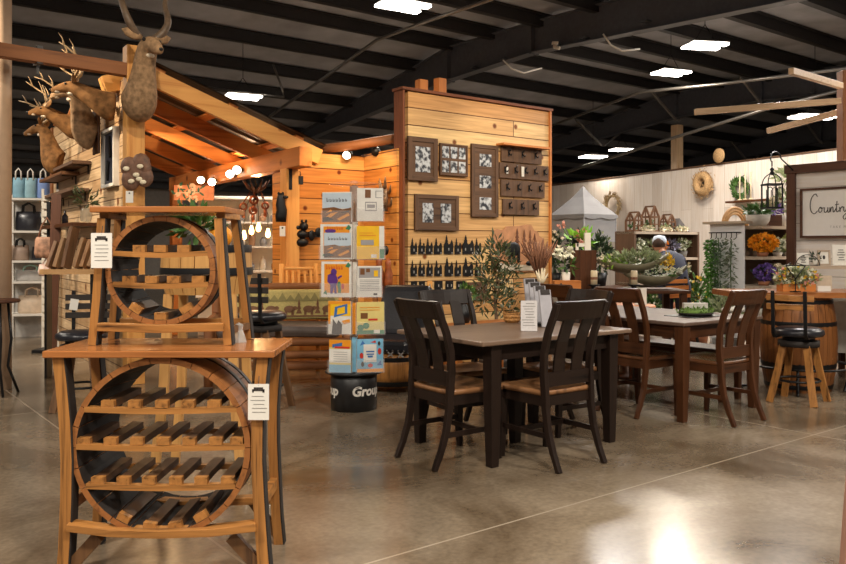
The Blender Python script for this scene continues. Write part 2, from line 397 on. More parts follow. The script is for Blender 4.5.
o = MB().box((45.9, 9, 2.7), (.15, 32, 5.4)).build('wall_far', M_farwall, rz=TH); struct(o)

# round pipes and cables under the roof
def pipe(name, pts, r, mat, label, cat):
    tag(MB().tube([pix(*p) for p in pts], r, 8).build(name, mat), label, cat)
pipe('sprinkler_pipe', [(262, 122, 16.5), (377, 40, 12.4), (425, 22, 11.7), (530, -14, 10.6)], .028, M_steel, 'long grey sprinkler pipe crossing under the dark roof', 'pipe')
pipe('water_pipe', [(203, 87, 15), (240, 92, 14.8), (284, 97, 14.6), (282, 88, 14.6), (273, 64, 14.6)], .02, M_steel, 'thin bent pipe hanging above the lamp beside the cabin roof', 'pipe')
pipe('roof_cable', [(503, 60, 13.6), (512, 69, 13.6), (524, 73, 13.6), (542, 68, 13.6)], .014, M_white, 'pale cable sagging below the steel rafter near the picture wall', 'cable')
pipe('roof_cable', [(603, 34, 12), (611, 45, 12), (622, 51, 12), (640, 49, 12)], .014, M_white, 'pale cable sagging below the rafter right of the security camera', 'cable')
pipe('long_conduit', [(545, 128, 19), (640, 92, 16), (720, 84, 15), (850, 68, 13)], .03, M_steel, 'dark conduit running below the roof behind the pair of lamps', 'pipe')
pipe('long_conduit', [(548, 178, 20), (650, 145, 18), (770, 108, 15), (850, 88, 14)], .035, M_steel, 'dark conduit running low above the white plank wall', 'pipe')
t = thing('security_camera', 'small white security camera under the steel rafter', 'camera', pix(555, 46, 13.3))
MB().box((0, 0, .05), (.1, .1, .03)).build('bracket', M_white, t); MB().tube([(0, 0, .04), (0, 0, -.02), (.06, -.06, -.05)], .035, 8).build('body', M_white, t)

M_lamp = glow('lamp_panel', (1, .93, .82, 1), 14)
def high_bay(px, py, Y, label, rz=0.18, L=.62, p=70, z=None):
    c = pix(px, py, Y); t = thing('high_bay_light', label, 'ceiling light', c, rz, 'high bay lights under the roof')
    MB().box((0, 0, .03), (L * 1.02, .46, .02)).box((0, 0, .06), (.2, .12, .05)).build('housing', M_steel, t)
    for y in (-.14, .14): MB().box((0, y, 0), (L, .13, .03)).build('light_panel', M_lamp, t)
    top = max(roofz(V.dot(c)) - c.z, .3)
    w = MB(); w.tube([(-.2, 0, .05), (0, 0, .35)], .006, 5); w.tube([(.2, 0, .05), (0, 0, .35)], .006, 5); w.tube([(0, 0, .35), (0, 0, top - .02)], .006, 5)
    w.build('hanging_wire', M_black, t)
    area('high_bay_light_glow', c - Vector((0, 0, .05)), L, p, (1, .87, .7), (0, 0, rz), .35)
high_bay(403, 6, 10.9, 'bright twin panel lamp high above the picture wall', .55, .66, 100)
high_bay(705, 46, 13, 'largest twin panel lamp hanging right of the big rafter', .18, .62, 120)
high_bay(671, 73, 15, 'twin panel lamp hanging just below and left of the largest', .35, .62, 110)
high_bay(593, 157, 20, 'low distant lamp above the grey canopy tent', .2, .6, 25)
high_bay(622, 150, 22, 'tiny distant lamp right of the lamp above the tent', .2, .6, 25)
high_bay(243, 97, 14.6, 'round-looking bright lamp just above the cabin roof edge', .45, .62, 90)
high_bay(815, 117, 15.5, 'bright lamp behind the pale beams at the timber post', .2, .9, 90)

# ---- steel column at the left edge
M_col = plain('beige_column', rgb(186, 158, 132), 0.5, var=0.05)
o = MB().lathe([(.13, 0), (.13, 5.0)], 28, (-4.0, 7.5, 0)).build('column', M_col); struct(o)

# ---- picture wall: pine boards with a dark end board
PW = Vector((-.2054, 8.65, 0)); PD = U; PL = 2.25
M_pw = planks('pine_board_wall', rgb(206, 154, 98), rgb(240, 206, 150), rgb(96, 58, 26), .19, 2.6, knots=1.9)
o = MB().box((PL / 2 + .03, .07, 1.51), (PL - .06, .13, 3.02)).build('wall_center', M_pw, loc=PW, rz=TH); struct(o)
m = MB().box((-.012, .07, 1.52), (.024, .17, 3.04)); m.build('trim_1', wood('red_brown_board', rgb(78, 40, 22), rgb(128, 72, 40), 'Z', .6), loc=PW, rz=TH)['kind'] = 'structure'
m = MB().box((PL / 2, .07, 3.045), (PL + .08, .2, .03)); m.build('trim_2', wood('red_brown_board', rgb(78, 40, 22), rgb(128, 72, 40), 'X', .6), loc=PW, rz=TH)['kind'] = 'structure'
m = MB().box((PL + .012, .06, 1.52), (.03, .16, 3.04)); m.build('trim_3', cedar('Z'), loc=PW, rz=TH)['kind'] = 'structure'
for q, (x, h) in enumerate(((.43, .0), (.7, .05))):
    o = MB().box((x, .25, 1.615 + h / 2), (.11, .1, 3.23 + h)).build('post', cedar('Z'), loc=PW, rz=TH)
    tag(o, ['pale post end above the picture wall, the shorter of two', 'pale post end above the picture wall, the taller of two'][q], 'post')
def wallpt(px, py):
    x = hit(px, PW, PD); y = PW.y + PD.y * x
    return x, H - (py - CY) / F * y

# ---- cabin booth at the left
TC = math.radians(34.0)
UC = Vector((math.cos(TC), math.sin(TC), 0)); VC = Vector((-math.sin(TC), math.cos(TC), 0))
A = Vector((-2.82, 7.8, 0))
def cab(s, t, z): return A + UC * s + VC * t + Vector((0, 0, z))
M_tw = planks('pale_board_wall', rgb(196, 158, 116), rgb(232, 202, 162), rgb(112, 78, 48), .13, 1.6, knots=1.3)
# the trophy wall runs back from the corner post; its boards face the left
o = MB().box((2.2, 0, 1.5), (4.1, .1, 3.0)).build('wall_trophies', M_tw, loc=A, rz=TC + PI / 2); struct(o)
M_cw = planks('orange_board_wall', rgb(206, 134, 62), rgb(234, 174, 98), rgb(104, 60, 24), .17, 2.0, knots=2.2)
hs = 1.65
HP = cab(hs, 0, 0)
o = MB().box((.45 + .06, .06, 1.19), (.92, .08, 2.38)).build('wall_alcove', M_cw, loc=HP, rz=TC); struct(o)
CNR = HP + UC * .93
o = MB().box((.36, .05, 1.2), (.78, .08, 2.4)).build('wall_alcove_side', M_cw, loc=CNR + VC * .05, rz=TC - PI / 2); struct(o)
o = MB().box((.2, 0, 1.08), (.24, .06, 2.16)).build('wall_stub', M_cw, loc=HP + VC * .08, rz=TC + PI / 2); struct(o)

t = thing('timber_lean_to', 'open timber lean-to with orange rafters and dark sheet roof beside the trophies', 'canopy', A, TC)
MB().box((0, 0, 1.64), (.17, .17, 3.28)).build('post', pine('Z'), t, bevel=.006)
MB().box((hs, 0, 1.09), (.16, .16, 2.18)).build('post', pine('Z'), t, bevel=.006)
MB().box((0, 4.2, 1.5), (.15, .15, 3.0)).build('post', log_w('Z'), t, bevel=.006)
MB().box((hs, 4.1, 1.09), (.15, .15, 2.18)).build('post', cedar('Z'), t, bevel=.006)
MB().box((hs, 1.9, 2.28), (.15, 4.6, .21)).build('header_beam', cedar('Y'), t, bevel=.01)
def rz_(s): return 3.15 - .366 * s
for k, tt in enumerate((0.0, .98, 1.93, 2.9, 3.9)):
    mat = pine('X') if k == 0 else cedar('X')
    m = MB(); s0 = .1 if k == 0 else -.06; m.bar((s0, tt - (.02 if k == 0 else 0), rz_(s0) - .09), (2.0, tt - (.02 if k == 0 else 0), rz_(2.0) - .09), .055, .17); m.build('rafter', mat, t, bevel=.004)
for s in (.25, 1.0, 1.75):
    MB().box((s, 2.06, rz_(s) + .015), (.1, 4.2, .03), ry=math.atan(.366)).build('batten', cedar('Y'), t)
m = MB(); n = 60; vs = []
for i in range(n + 1):
    tt = -.12 + 4.5 * i / n; dz = .012 * math.sin(i * 2.1)
    for s in (.1, 2.05): vs.append((s, tt, rz_(s) + .04 + dz))
m.add(vs, [(2 * i, 2 * i + 1, 2 * i + 3, 2 * i + 2) for i in range(n)]); k = len(m.v)
m.add([(a, b, c + .012) for a, b, c in vs], [(2 * i, 2 * i + 2, 2 * i + 3, 2 * i + 1) for i in range(n)])
m.build('roof_sheet', plain('rusty_roof_sheet', rgb(74, 60, 52), .6, .2, var=.35, scale=5), t)
# iron strap on the eave post, beam reaching out to the left with its iron hanger
MB().box((hs - .03, -.083, 2.13), (.035, .012, .36)).build('iron_strap', M_black, t)
a, b = pix(126, 70, 7.72), pix(-60, 41, 6.9)
L0 = Matrix.Translation(A) @ Matrix.Rotation(TC, 4, 'Z')
inv = L0.inverted()
MB().bar(inv @ a, inv @ b, .11, .125).build('tie_beam', wood('rough_timber', rgb(96, 56, 30), rgb(146, 92, 52), 'X', .65, 14, .05, 2.0), t, bevel=.006)
q = pix(38, 56, 7.33); MB().box(inv @ q, (.05, .15, .16), rz=.1).box(inv @ (q - Vector((0, 0, .13))), (.02, .02, .08)).build('iron_hanger', M_black, t)
MB().bar((-.2, .42, 2.95), (.1, .42, 3.04), .17, .17).build('lookout_beam', pine('X'), t, bevel=.004)

o = tag(MB().tube([pix(312, 150, 9.1), pix(350, 146, 9.0), pix(398, 138, 8.9)], .055, 10).build('log_beam', log_w('X')), 'dark brown log spanning from the cabin eave to the picture wall', 'beam')

# ---- whitewashed plank wall of the garden corner
M_ww = planks('whitewash_wall', rgb(214, 206, 200), rgb(236, 230, 226), rgb(186, 174, 162), .32, 3.4, vertical=True, knots=0, grain=.13, gapw=.004)
WA = Vector((3.45, 23.0, 0)); WB = Vector((8.2, 12.2, 0)); wd = (WB - WA); WLn = wd.length; WR = math.atan2(wd.y, wd.x)
o = MB().box((WLn / 2, 0, 1.52), (WLn, .12, 3.04)).build('wall_right', M_ww, loc=WA, rz=WR); struct(o)
o = MB().box((WLn / 2, 0, 3.06), (WLn, .16, .03)).build('trim_4', barnwood('X'), loc=WA, rz=WR); struct(o)
WD = wd.normalized()
def wall2(px, py):
    x = hit(px, WA, WD); p = WA + WD * x
    return Vector((p.x, p.y, H - (py - CY) / F * p.y)) + Vector((-.12 * 0.92, -.12 * 0.4, 0))
o = tag(MB().box((0, 0, 2.15), (.2, .2, 4.3)).build('post', wood('pale_beam', rgb(176, 140, 104), rgb(214, 182, 146), 'Z'), loc=(pix(677, 200, 19.5).x, 19.5, 0), rz=WR), 'square tan post rising above the white plank wall', 'post')

# ---- framed shiplap display panel at the right, with its post and loose pale beams
SPO = Vector((4.255, 9.2, 0)); SPR = math.atan2(-V.y, -V.x)
t = thing('shiplap_display', 'tall white shiplap panel in a dark wood frame holding the script sign', 'panel', SPO, SPR)
MB().box((.85, 0, 1.13), (1.7, .04, 2.1)).build('shiplap', planks('white_shiplap', rgb(214, 208, 204), rgb(228, 222, 218), rgb(150, 140, 132), .2, 4, knots=0, grain=.06, gapw=.004), t)
MB().box((0, -.01, 1.1), (.1, .1, 2.2)).build('frame_post', wood('dark_stain', rgb(58, 34, 24), rgb(92, 58, 42), 'Z'), t, bevel=.004)
MB().box((1.72, -.01, 1.1), (.1, .1, 2.2)).build('frame_post', wood('dark_stain', rgb(58, 34, 24), rgb(92, 58, 42), 'Z'), t, bevel=.004)
MB().box((.86, -.01, 2.22), (1.86, .12, .1)).build('frame_rail', wood('dark_stain', rgb(58, 34, 24), rgb(92, 58, 42), 'X'), t, bevel=.004)
p = pix(846, 200, 9.6); t = thing('timber_post', 'dark timber post with pale beams radiating from its head behind the white panel', 'post', (p.x, 9.6, 0))
MB().box((0, 0, 1.72), (.15, .15, 3.44)).build('shaft', log_w('Z'), t, bevel=.005)
for (x0, y0, Y0), (x1, y1, Y1) in (((695, 112, 9.4), (840, 101, 9.5)), ((791, 71, 8.7), (841, 86, 9.5)), ((768, 131, 10.6), (840, 112, 9.7))):
    a = pix(x0, y0, Y0) - Vector((p.x, 9.6, 0)); b = pix(x1, y1, Y1) - Vector((p.x, 9.6, 0))
    MB().bar(a, b, .06, .07).build('beam', wood('pale_beam', rgb(176, 140, 104), rgb(214, 182, 146), 'X'), t, bevel=.003)
# ================================================================ stave wine racks
def stave_leg(m, pts, w, d):
    m.rib(pts, w, d, (1, 0, 0))
def wine_rack(name, label, loc, top, barrel, rows, legs, low, braces):
    """local: x right, y back, z up, origin on what it stands on.  top=(x0,x1,y0,y1,z,th) barrel=(cx,cz,R,y0,len,k)"""
    t = thing(name, label, 'wine rack', loc)
    x0, x1, y0, y1, zt, th = top
    MB().box(((x0 + x1) / 2, (y0 + y1) / 2, zt - th / 2), (x1 - x0, y1 - y0, th)).build('table_top', wood('glossy_oak', rgb(108, 62, 30), rgb(176, 112, 62), 'X', .22, 22, .05), t, bevel=.004)
    cx, cz, R, by, bl, k = barrel
    tub = MB(); n = 26; wt = .024
    for i in range(n):                                              # barrel shell: one tapered stave after another
        a0, a1 = 2 * PI * i / n + .005, 2 * PI * (i + 1) / n - .005; vs = []
        for j in range(5):
            q = j / 4; rr = R * (1 - (1 - k) * q * q); y = by + bl * q
            for a in (a0, (a0 + a1) / 2, a1): vs.append((cx + rr * math.cos(a), y, cz + rr * math.sin(a)))
            for a in (a1, (a0 + a1) / 2, a0): vs.append((cx + (rr - wt) * math.cos(a), y, cz + (rr - wt) * math.sin(a)))
        fs = [tuple(range(6)), tuple(24 + z for z in reversed(range(6)))]
        for j in range(4):
            for z in range(6): fs.append((6 * j + z, 6 * j + (z + 1) % 6, 6 * j + 6 + (z + 1) % 6, 6 * j + 6 + z))
        tub.m = 0; tub.add(vs, fs)
        for z in range(len(fs)):                                    # the inside of every stave is charred
            if z >= 2 and (z - 2) % 6 in (3, 4): tub.mi[-len(fs) + z] = 1
    tub.build('barrel', [wood('barrel_stave', rgb(88, 52, 26), rgb(160, 102, 54), 'Y', .5, 26, .07), M_char], t)
    for q in (.52, .9):
        m = MB(); rr = R * (1 - (1 - k) * q * q) + .003
        m.lathe([(rr, -.02), (rr + .002, -.02), (rr - .001, .02), (rr - .004, .02)], 40, (cx, by + bl * q, cz), Euler((PI / 2, 0, 0)).to_matrix(), cap=False)
        m.build('hoop', M_black, t)
    for rz, xs in rows:
        if rz is not None:
            hw = math.sqrt(max((R - wt * .7) ** 2 - (rz - cz) ** 2, .001)) - .006
            for y in (by + .016, by + bl * .8):
                hk = hw if y < by + .1 else hw - R * (1 - k) * .9
                MB().rib([(cx - hk, y, rz + .006), (cx - hk * .5, y, rz), (cx, y, rz - .003), (cx + hk * .5, y, rz), (cx + hk, y, rz + .006)], .022, .034, (0, 0, 1)).build('shelf_stave', stave('X'), t)
        for x in xs:
            if rz is not None:
                b = (x, rz + .026); ry = 0
            else:
                a = -math.acos(max(-1, min(1, (x - cx) / (R - wt - .017)))); b = (x, cz + (R - wt - .017) * math.sin(a)); ry = -(a + PI / 2)
            m = MB(); m.box((b[0], by + .018, b[1]), (.052, .03, .03), ry=ry)
            m.m = 1; m.box((b[0] + .004 * (1 if b[0] < cx else -1), by + .03 + bl * .36, b[1]), (.048, bl * .72, .029), ry=ry)
            m.build('bottle_support', [stave('Y'), wood('dark_stave', rgb(30, 22, 17), rgb(84, 55, 33), 'Y', .5)], t)
    for pts, w, d, wdir in legs:
        m = MB().rib(pts, w, d, wdir); m.m = 1
        m.rib([(x + w / 2 + .003, y, z) for x, y, z in pts], .006, d * .96, wdir); m.build('leg', [stave('Z'), M_char], t)
    for pts, w, d in low: MB().rib(pts, w, d, (0, 0, 1)).build('stretcher', stave('X'), t, bevel=.002)
    for a, b, w, d in braces: MB().bar(a, b, w, d).build('brace', dstave('Z'), t)
    return t
def curve_leg(xs, zs, y): return [(x, y, z) for x, z in zip(xs, zs)]
X0, Y0 = -1.067, 3.22
def lx(px, Y): return (px - CX) / F * Y - X0
zs = [0, .12, .30, .46, .62, .78, .883]
lf = [lx(p, 3.27) for p in (65, 67, 68.8, 69.2, 67.6, 64, 61)]
rf = [lx(p, 3.27) for p in (265.5, 263, 260, 258, 258.5, 261.5, 264)]
lb = [lx(p, 3.60) for p in (98, 99.5, 101, 101.5, 100.6, 98, 96)]
rb = [lx(p, 3.60) for p in (279.5, 277, 275, 273.5, 273.5, 276, 279)]
WZ = lambda y: H - (y - CY) / F * 3.25
RK = []
row1 = [lx(p, 3.25) for p in (107, 134, 161, 187.5, 213.5)]
row2 = [lx(p, 3.25) for p in (83, 109.5, 136, 162.5, 188.5, 215, 236)]
row3 = [lx(p, 3.25) for p in (97, 122.6, 148, 175, 200.5, 227)]
row4 = [lx(p, 3.25) for p in (123, 149, 174.5, 200)]
rack = wine_rack('wine_rack', 'large barrel wine rack on stave legs standing on the concrete floor', (X0, Y0, 0),
    (-.467, .467, 0, .46, .911, .028), (0, .514, .366, .03, .40, .94),
    [(.664, row1), (.512, row2), (.352, row3), (None, row4)],
    [(curve_leg(lf, zs, .05), .045, .06, (1, 0, 0)), (curve_leg(rf, zs, .05), .045, .06, (1, 0, 0)), (curve_leg(lb, zs, .38), .04, .055, (1, 0, 0)), (curve_leg(rb, zs, .38), .04, .055, (1, 0, 0))],
    [([(lf[1] + .02, .03, .2), (-.2, .03, .178), (0, .03, .172), (.2, .03, .178), (rf[1] - .02, .03, .2)], .03, .07),
     ([(lb[1] + .02, .36, .205), (0, .36, .185), (rb[1] - .02, .36, .205)], .03, .06),
     ([(lf[2], .06, .275), (lb[2], .36, .275)], .05, .03), ([(rf[2], .06, .275), (rb[2], .36, .275)], .05, .03)],
    [((lf[1] + .13, .05, .15), (lf[0] + .02, .05, .02), .03, .05), ((rf[1] - .13, .05, .15), (rf[0] - .02, .05, .02), .03, .05), ((rb[1] - .12, .38, .2), (rb[0] - .01, .38, .04), .03, .04)])
X0b, Y0b = -1.123, 3.40
def lx(px, Y): return (px - CX) / F * Y - X0b
z2 = [0, .2, .4, .54]
k = lambda a, b, c, d, Y: [lx(p, Y) for p in (a, b, c, d)]
wine_rack('wine_rack', 'small barrel wine rack standing on top of the larger rack', (X0b, Y0b, .9125),
    (-.287, .287, -.02, .35, .59, .026), (0, .316, .236, .02, .27, .9),
    [(.385, [lx(p, 3.42) for p in (138.5, 159.5, 183)]), (.252, [lx(p, 3.42) for p in (128, 150.7, 172.7, 197.6)]), (None, [lx(p, 3.42) for p in (135, 160, 185.5)])],
    [(curve_leg(k(94, 98.5, 101.5, 103.5, 3.43), z2, .03), .034, .05, (1, 0, 0)), (curve_leg(k(229, 225, 221.5, 219.5, 3.43), z2, .03), .034, .05, (1, 0, 0)),
     (curve_leg(k(113, 116, 118, 119.5, 3.65), z2, .25), .03, .045, (1, 0, 0)), (curve_leg(k(249, 244, 239, 235, 3.65), z2, .25), .03, .045, (1, 0, 0))],
    [([(lx(98, 3.4), .01, .078), (0, .01, .07), (lx(224, 3.4), .01, .078)], .034, .05), ([(lx(117, 3.6), .25, .078), (lx(243, 3.6), .25, .078)], .03, .04),
     ([(lx(103, 3.43), .04, .552), (lx(119, 3.6), .24, .552)], .024, .04), ([(lx(220, 3.43), .04, .552), (lx(234, 3.6), .24, .552)], .024, .04)],
    [((lx(99, 3.43), .04, .06), (lx(116, 3.6), .24, .06), .03, .03), ((lx(226, 3.43), .04, .06), (lx(246, 3.6), .24, .06), .03, .03)])
# hanging tags with their printed head and lines
def price_tag(c, w, h, label, group='hanging paper price tags'):
    t = thing('price_tag', label, 'tag', c, 0, group)
    MB().box((0, 0, -h / 2), (w, .0016, h)).build('card', M_paper, t)
    m = MB()
    m.box((0, -.0014, -h * .17), (w * .56, .001, h * .05)).box((-w * .12, -.0014, -h * .12), (w * .2, .001, h * .06)).box((w * .1, -.0014, -h * .115), (w * .24, .001, h * .05))
    m.box((w * .24, -.0014, -h * .19), (w * .1, .001, h * .09)).box((-w * .26, -.0014, -h * .19), (w * .08, .001, h * .09))
    m.m = 1
    for i in range(5): m.box((RND.uniform(-.05, .05) * w, -.0014, -h * (.34 + .11 * i)), (w * RND.uniform(.5, .72), .001, h * .018))
    m.build('print', [M_ink, M_grey], t)
    MB().tube([(0, 0, -.006), (.0, .006, .012), (0, .012, .03)], .0016, 5).build('string', M_ink, t)
    return t
price_tag(pix(101.5, 233, 3.36), 21 / F * 3.36, 35 / F * 3.36, 'white price tag hanging on the small upper wine rack')
price_tag(pix(258.5, 384, 3.22), 21 / F * 3.22, 36 / F * 3.22, 'white price tag hanging on the right leg of the large wine rack')
# crumpled clear wrap on the lower rack's top by the back leg
m = MB(); m.lathe([(.034, 0), (.026, .03), (.016, .055), (.02, .075), (.004, .085)], 9, smooth=False)
tag(m.build('plastic_wrap', plain('clear_wrap', rgb(210, 208, 204), .15, alpha=.45), loc=(pix(239, 340, 3.53).x, 3.53, .911)), 'small crumple of clear plastic on the lower wine rack top', 'plastic')

# ================================================================ dining chairs and tables
def dining_chair(wf, seatm, label, group, name='dining_chair', splats=2):
    """faces +y; origin on the floor under the seat; back legs at y -.2"""
    t = thing(name, label, 'chair', (0, 0, 0), 0, group)
    wz, wx, wy = wf('Z'), wf('X'), wf('Y')
    back = [(0, -.315), (.1, -.268), (.22, -.226), (.36, -.202), (.47, -.196), (.58, -.188), (.7, -.196), (.82, -.232), (.92, -.278), (1.0, -.312)]
    wl = [.03, .034, .04, .044, .048, .046, .044, .042, .04, .036]
    for s in (-1, 1):
        MB().rib([(s * (.196 + .022 * max(0, z - .45)), y, z) for z, y in back], .032, wl, (1, 0, 0)).build('back_leg', wz, t, bevel=.004)
        MB().rib([(s * .197, .185, .43), (s * .197, .185, .3), (s * .196, .187, .12), (s * .194, .192, 0)], [.042, .042, .036, .03], [.042, .042, .036, .03], (1, 0, 0)).build('front_leg', wz, t, bevel=.003)
    # scooped seat
    m = MB(); n, q = 12, 10; vs = []
    for top in (1, 0):
        for j in range(q + 1):
            for i in range(n + 1):
                u = -1 + 2 * i / n; w = -1 + 2 * j / q
                x = u * (.212 + .01 * w); y = .005 + w * .2 + (.012 * (1 - u * u) if w > 0 else 0)
                dip = .016 * (1 - min(1, (u * u * 1.1))) * (1 - abs(w + .15) ** 2) if top else 0
                vs.append((x, y, (.468 if top else .436) - dip))
    K = (n + 1) * (q + 1); fs = []
    for j in range(q):
        for i in range(n):
            a = j * (n + 1) + i; fs.append((a, a + 1, a + n + 2, a + n + 1)); fs.append((K + a, K + a + n + 1, K + a + n + 2, K + a + 1))
    rim = [i for i in range(n + 1)] + [(j + 1) * (n + 1) - 1 for j in range(1, q + 1)] + [q * (n + 1) + i for i in range(n - 1, -1, -1)] + [j * (n + 1) for j in range(q - 1, 0, -1)]
    for a, b in zip(rim, rim[1:] + rim[:1]): fs.append((a, K + a, K + b, b))
    m.add(vs, fs, True); m.build('seat', seatm, t)
    MB().box((0, .185, .405), (.36, .022, .06)).build('apron', wx, t); MB().box((0, -.19, .405), (.36, .022, .06)).build('apron', wx, t)
    for s in (-1, 1): MB().bar((s * .2, -.185, .405), (s * .197, .17, .405), .02, .06).build('apron', wy, t)
    # curved head rail, low rail, wide curved splats
    arc = lambda y, z, b, h, w: ([(x, y - b * (1 - (x / w) ** 2), z) for x in [w * (-1 + 2 * i / 8) for i in range(9)]], h)
    p, h = arc(-.29, .953, .03, .115, .212); MB().rib([(x, y, z) for x, y, z in p], .115, .024, (0, -.3, .95)).build('top_rail', wx, t, bevel=.003)
    p, h = arc(-.19, .53, .0, .07, .19); MB().rib(p, .085, .022, (0, 0, 1)).build('low_rail', wx, t)
    sp = [(.56, -.188), (.66, -.2), (.76, -.226), (.86, -.268), (.92, -.295)]
    for c in ((-.075, .075) if splats == 2 else (-.1, 0, .1)):
        MB().rib([(c * (1 + .3 * (z - .56)), y, z) for z, y in sp], .092 if splats == 2 else .05, .014, (1, 0, 0)).build('splat', wz, t, bevel=.002)
    for s in (-1, 1): MB().bar((s * .198, -.23, .2), (s * .196, .18, .2), .018, .03).build('stretcher', wy, t)
    MB().bar((-.2, .03, .2), (.2, .03, .2), .018, .028).build('stretcher', wx, t)
    return t
G1 = 'dark chairs around the near dining table'
M_seat = wood('seat_brown', rgb(84, 56, 36), rgb(150, 106, 70), 'Y', .32, 20, .06)
def chair_pose(rc, ang):
    """rc: ground point between the back feet, ang: heading of the seat"""
    d = Vector((math.cos(ang), math.sin(ang), 0)); p = Vector(rc) + d * .31; return (p.x, p.y, 0), ang - PI / 2
TT = math.radians(36.0)
c1 = dining_chair(espresso, M_seat, 'near dark dining chair at the left short end of the near table', G1)
l, r = chair_pose((-.045, 4.90, 0), TT); c1.location = l; c1.rotation_euler.z = r
l, r = chair_pose((.955, 4.81, 0), TT + PI / 2); dup(c1, l, r, 'near dark dining chair at the front long side of the near table')
l, r = chair_pose((.16, 6.02, 0), TT - PI / 2 - .1); dup(c1, l, r, 'dark dining chair behind the near table, beside the black flower vase')
l, r = chair_pose((1.2595, 6.014, 0), TT + PI - .06); dup(c1, l, r, 'dark dining chair at the far right end of the near table')

def dining_table(name, label, loc, rz, L, W_, zt, inset, wf, topm, lw, centre=False):
    """local x long, y wide; origin in the middle"""
    t = thing(name, label, 'table', loc, rz)
    MB().box((0, 0, zt - .014), (L, W_, .028)).build('table_top', topm, t, bevel=.007)
    ix, iy = L / 2 - inset[0] - lw / 2, W_ / 2 - inset[1] - lw / 2
    pos = [(-ix, -iy), (ix, -iy), (-ix, iy), (ix, iy)] + ([(0, 0)] if centre else [])
    for x, y in pos: MB().rib([(x, y, 0), (x, y, .4), (x, y, zt - .028)], [lw * .68, lw * .92, lw], [lw * .68, lw * .92, lw], (1, 0, 0)).build('leg', wf('Z'), t, bevel=.004)
    for s in (-1, 1):
        MB().box((0, s * iy, zt - .028 - .05), (2 * ix, .024, .1)).build('apron', wf('X'), t)
        MB().box((s * ix, 0, zt - .028 - .05), (.024, 2 * iy, .1)).build('apron', wf('Y'), t)
    return t
M_ttop = wood('grey_brown_top', rgb(84, 66, 53), rgb(126, 102, 84), 'X', .34, 20, .05)
T1C = Vector((.627, 5.455, 0))
dining_table('dining_table', 'dark dining table with grey-brown top nearest the camera', T1C, TT, 1.34, .90, .77, (.1, .035), espresso, M_ttop, .085, True)
# second table, walnut
T2N = Vector((1.958, 6.0, 0))
M_ttop2 = wood('grey_walnut_top', rgb(70, 54, 46), rgb(108, 88, 76), 'Y', .5, 20, .05, spec=.2)
U2, V2 = Vector((math.cos(TT), math.sin(TT), 0)), Vector((-math.sin(TT), math.cos(TT), 0))
T2C = T2N + U2 * .53 + V2 * .85
dining_table('dining_table', 'walnut dining table with a moss tray on it', T2C, TT, 1.06, 1.7, .76, (.015, .015), walnut, M_ttop2, .085)
G2 = 'walnut chairs around the second dining table'
M_wseat = wood('walnut_seat', rgb(66, 40, 24), rgb(112, 72, 46), 'Y', .26, 20, .06)
c2 = dining_chair(walnut, M_wseat, 'walnut dining chair at the right near side of the walnut table', G2)
l, r = chair_pose((2.455, 6.02, 0), TT + PI / 2); c2.location = l; c2.rotation_euler.z = r
l, r = chair_pose((1.535, 6.34, 0), TT); dup(c2, l, r, 'walnut dining chair at the left side of the walnut table, nearest its front corner')
l, r = chair_pose((1.12, 6.94, 0), TT); dup(c2, l, r, 'walnut dining chair behind the dark chair at the far end of the near table')
t = thing('bench', 'long walnut bench tucked under the far side of the walnut table', 'bench', T2N + U2 * 1.11 + V2 * .92, TT)
MB().box((0, 0, .437), (.32, 1.28, .03)).build('seat', M_ttop2, t, bevel=.004)
for sx in (-1, 1):
    for sy in (-1, 1): MB().box((sx * .12, sy * .58, .21), (.055, .055, .422), tb=.75).build('leg', walnut('Z'), t)
MB().box((0, 0, .38), (.2, 1.1, .06)).build('apron', walnut('Y'), t)

# ---- barrel stools with slatted back
def stool(label, loc, rz, sz=.60, group='barrel stave stools with black seats', slats=2, dark=False):
    t = thing('bar_stool', label, 'stool', loc, rz, group)
    lm = dstave('Z') if dark else stave('Z'); slm = wood('black_slat', rgb(34, 30, 28), rgb(56, 50, 46), 'X') if dark else stave('X')
    MB().lathe([(.0, sz - .03), (.19, sz - .03), (.205, sz - .01), (.2, sz + .02), (.16, sz + .04), (0, sz + .045)], 28).build('seat', M_leather, t)
    MB().lathe([(.0, sz - .07), (.13, sz - .07), (.13, sz - .03), (0, sz - .03)], 20).build('swivel_plate', M_black, t)
    MB().lathe([(.0, sz - .12), (.165, sz - .12), (.165, sz - .07), (0, sz - .07)], 24).build('seat_frame', M_char, t)
    for sx in (-1, 1):
        for sy in (-1, 1):
            MB().rib([(sx * .095, sy * .095, sz - .1), (sx * .13, sy * .13, sz * .45), (sx * .18, sy * .18, 0)], .055, .03, (1, 0, 0)).build('leg', lm, t, bevel=.002)
    for sx in (-1, 1):
        MB().rib([(sx * .13, -.02, sz - .035), (sx * .13, -.2, sz - .035), (sx * .13, -.235, sz), (sx * .13, -.25, sz + .36)], .028, .012, (1, 0, 0)).build('back_bar', M_black, t)
    for k in range(slats):
        z = sz + .3 - .075 * k
        MB().rib([(-.19, -.215, z), (0, -.243, z), (.19, -.215, z)], .05, .018, (0, 0, 1)).build('back_slat', slm, t, bevel=.002)
    MB().lathe([(.16, .19), (.17, .18), (.18, .19), (.17, .2), (.16, .19)], 24, cap=False).build('foot_ring', M_black, t)
    return t
stool('barrel stave stool with a round black seat before the barrel table', (3.23, 6.88, 0), -.75)
stool('dark stave stool with a round black seat left of the wine racks', pix(82, 300, 6.6).xy.to_3d(), PI + .15, .60, slats=3, dark=True)
stool('tall dark stool with black slats right of the upper wine rack', (-1.33, 6.6, 0), -.35, .76, slats=3, dark=True)

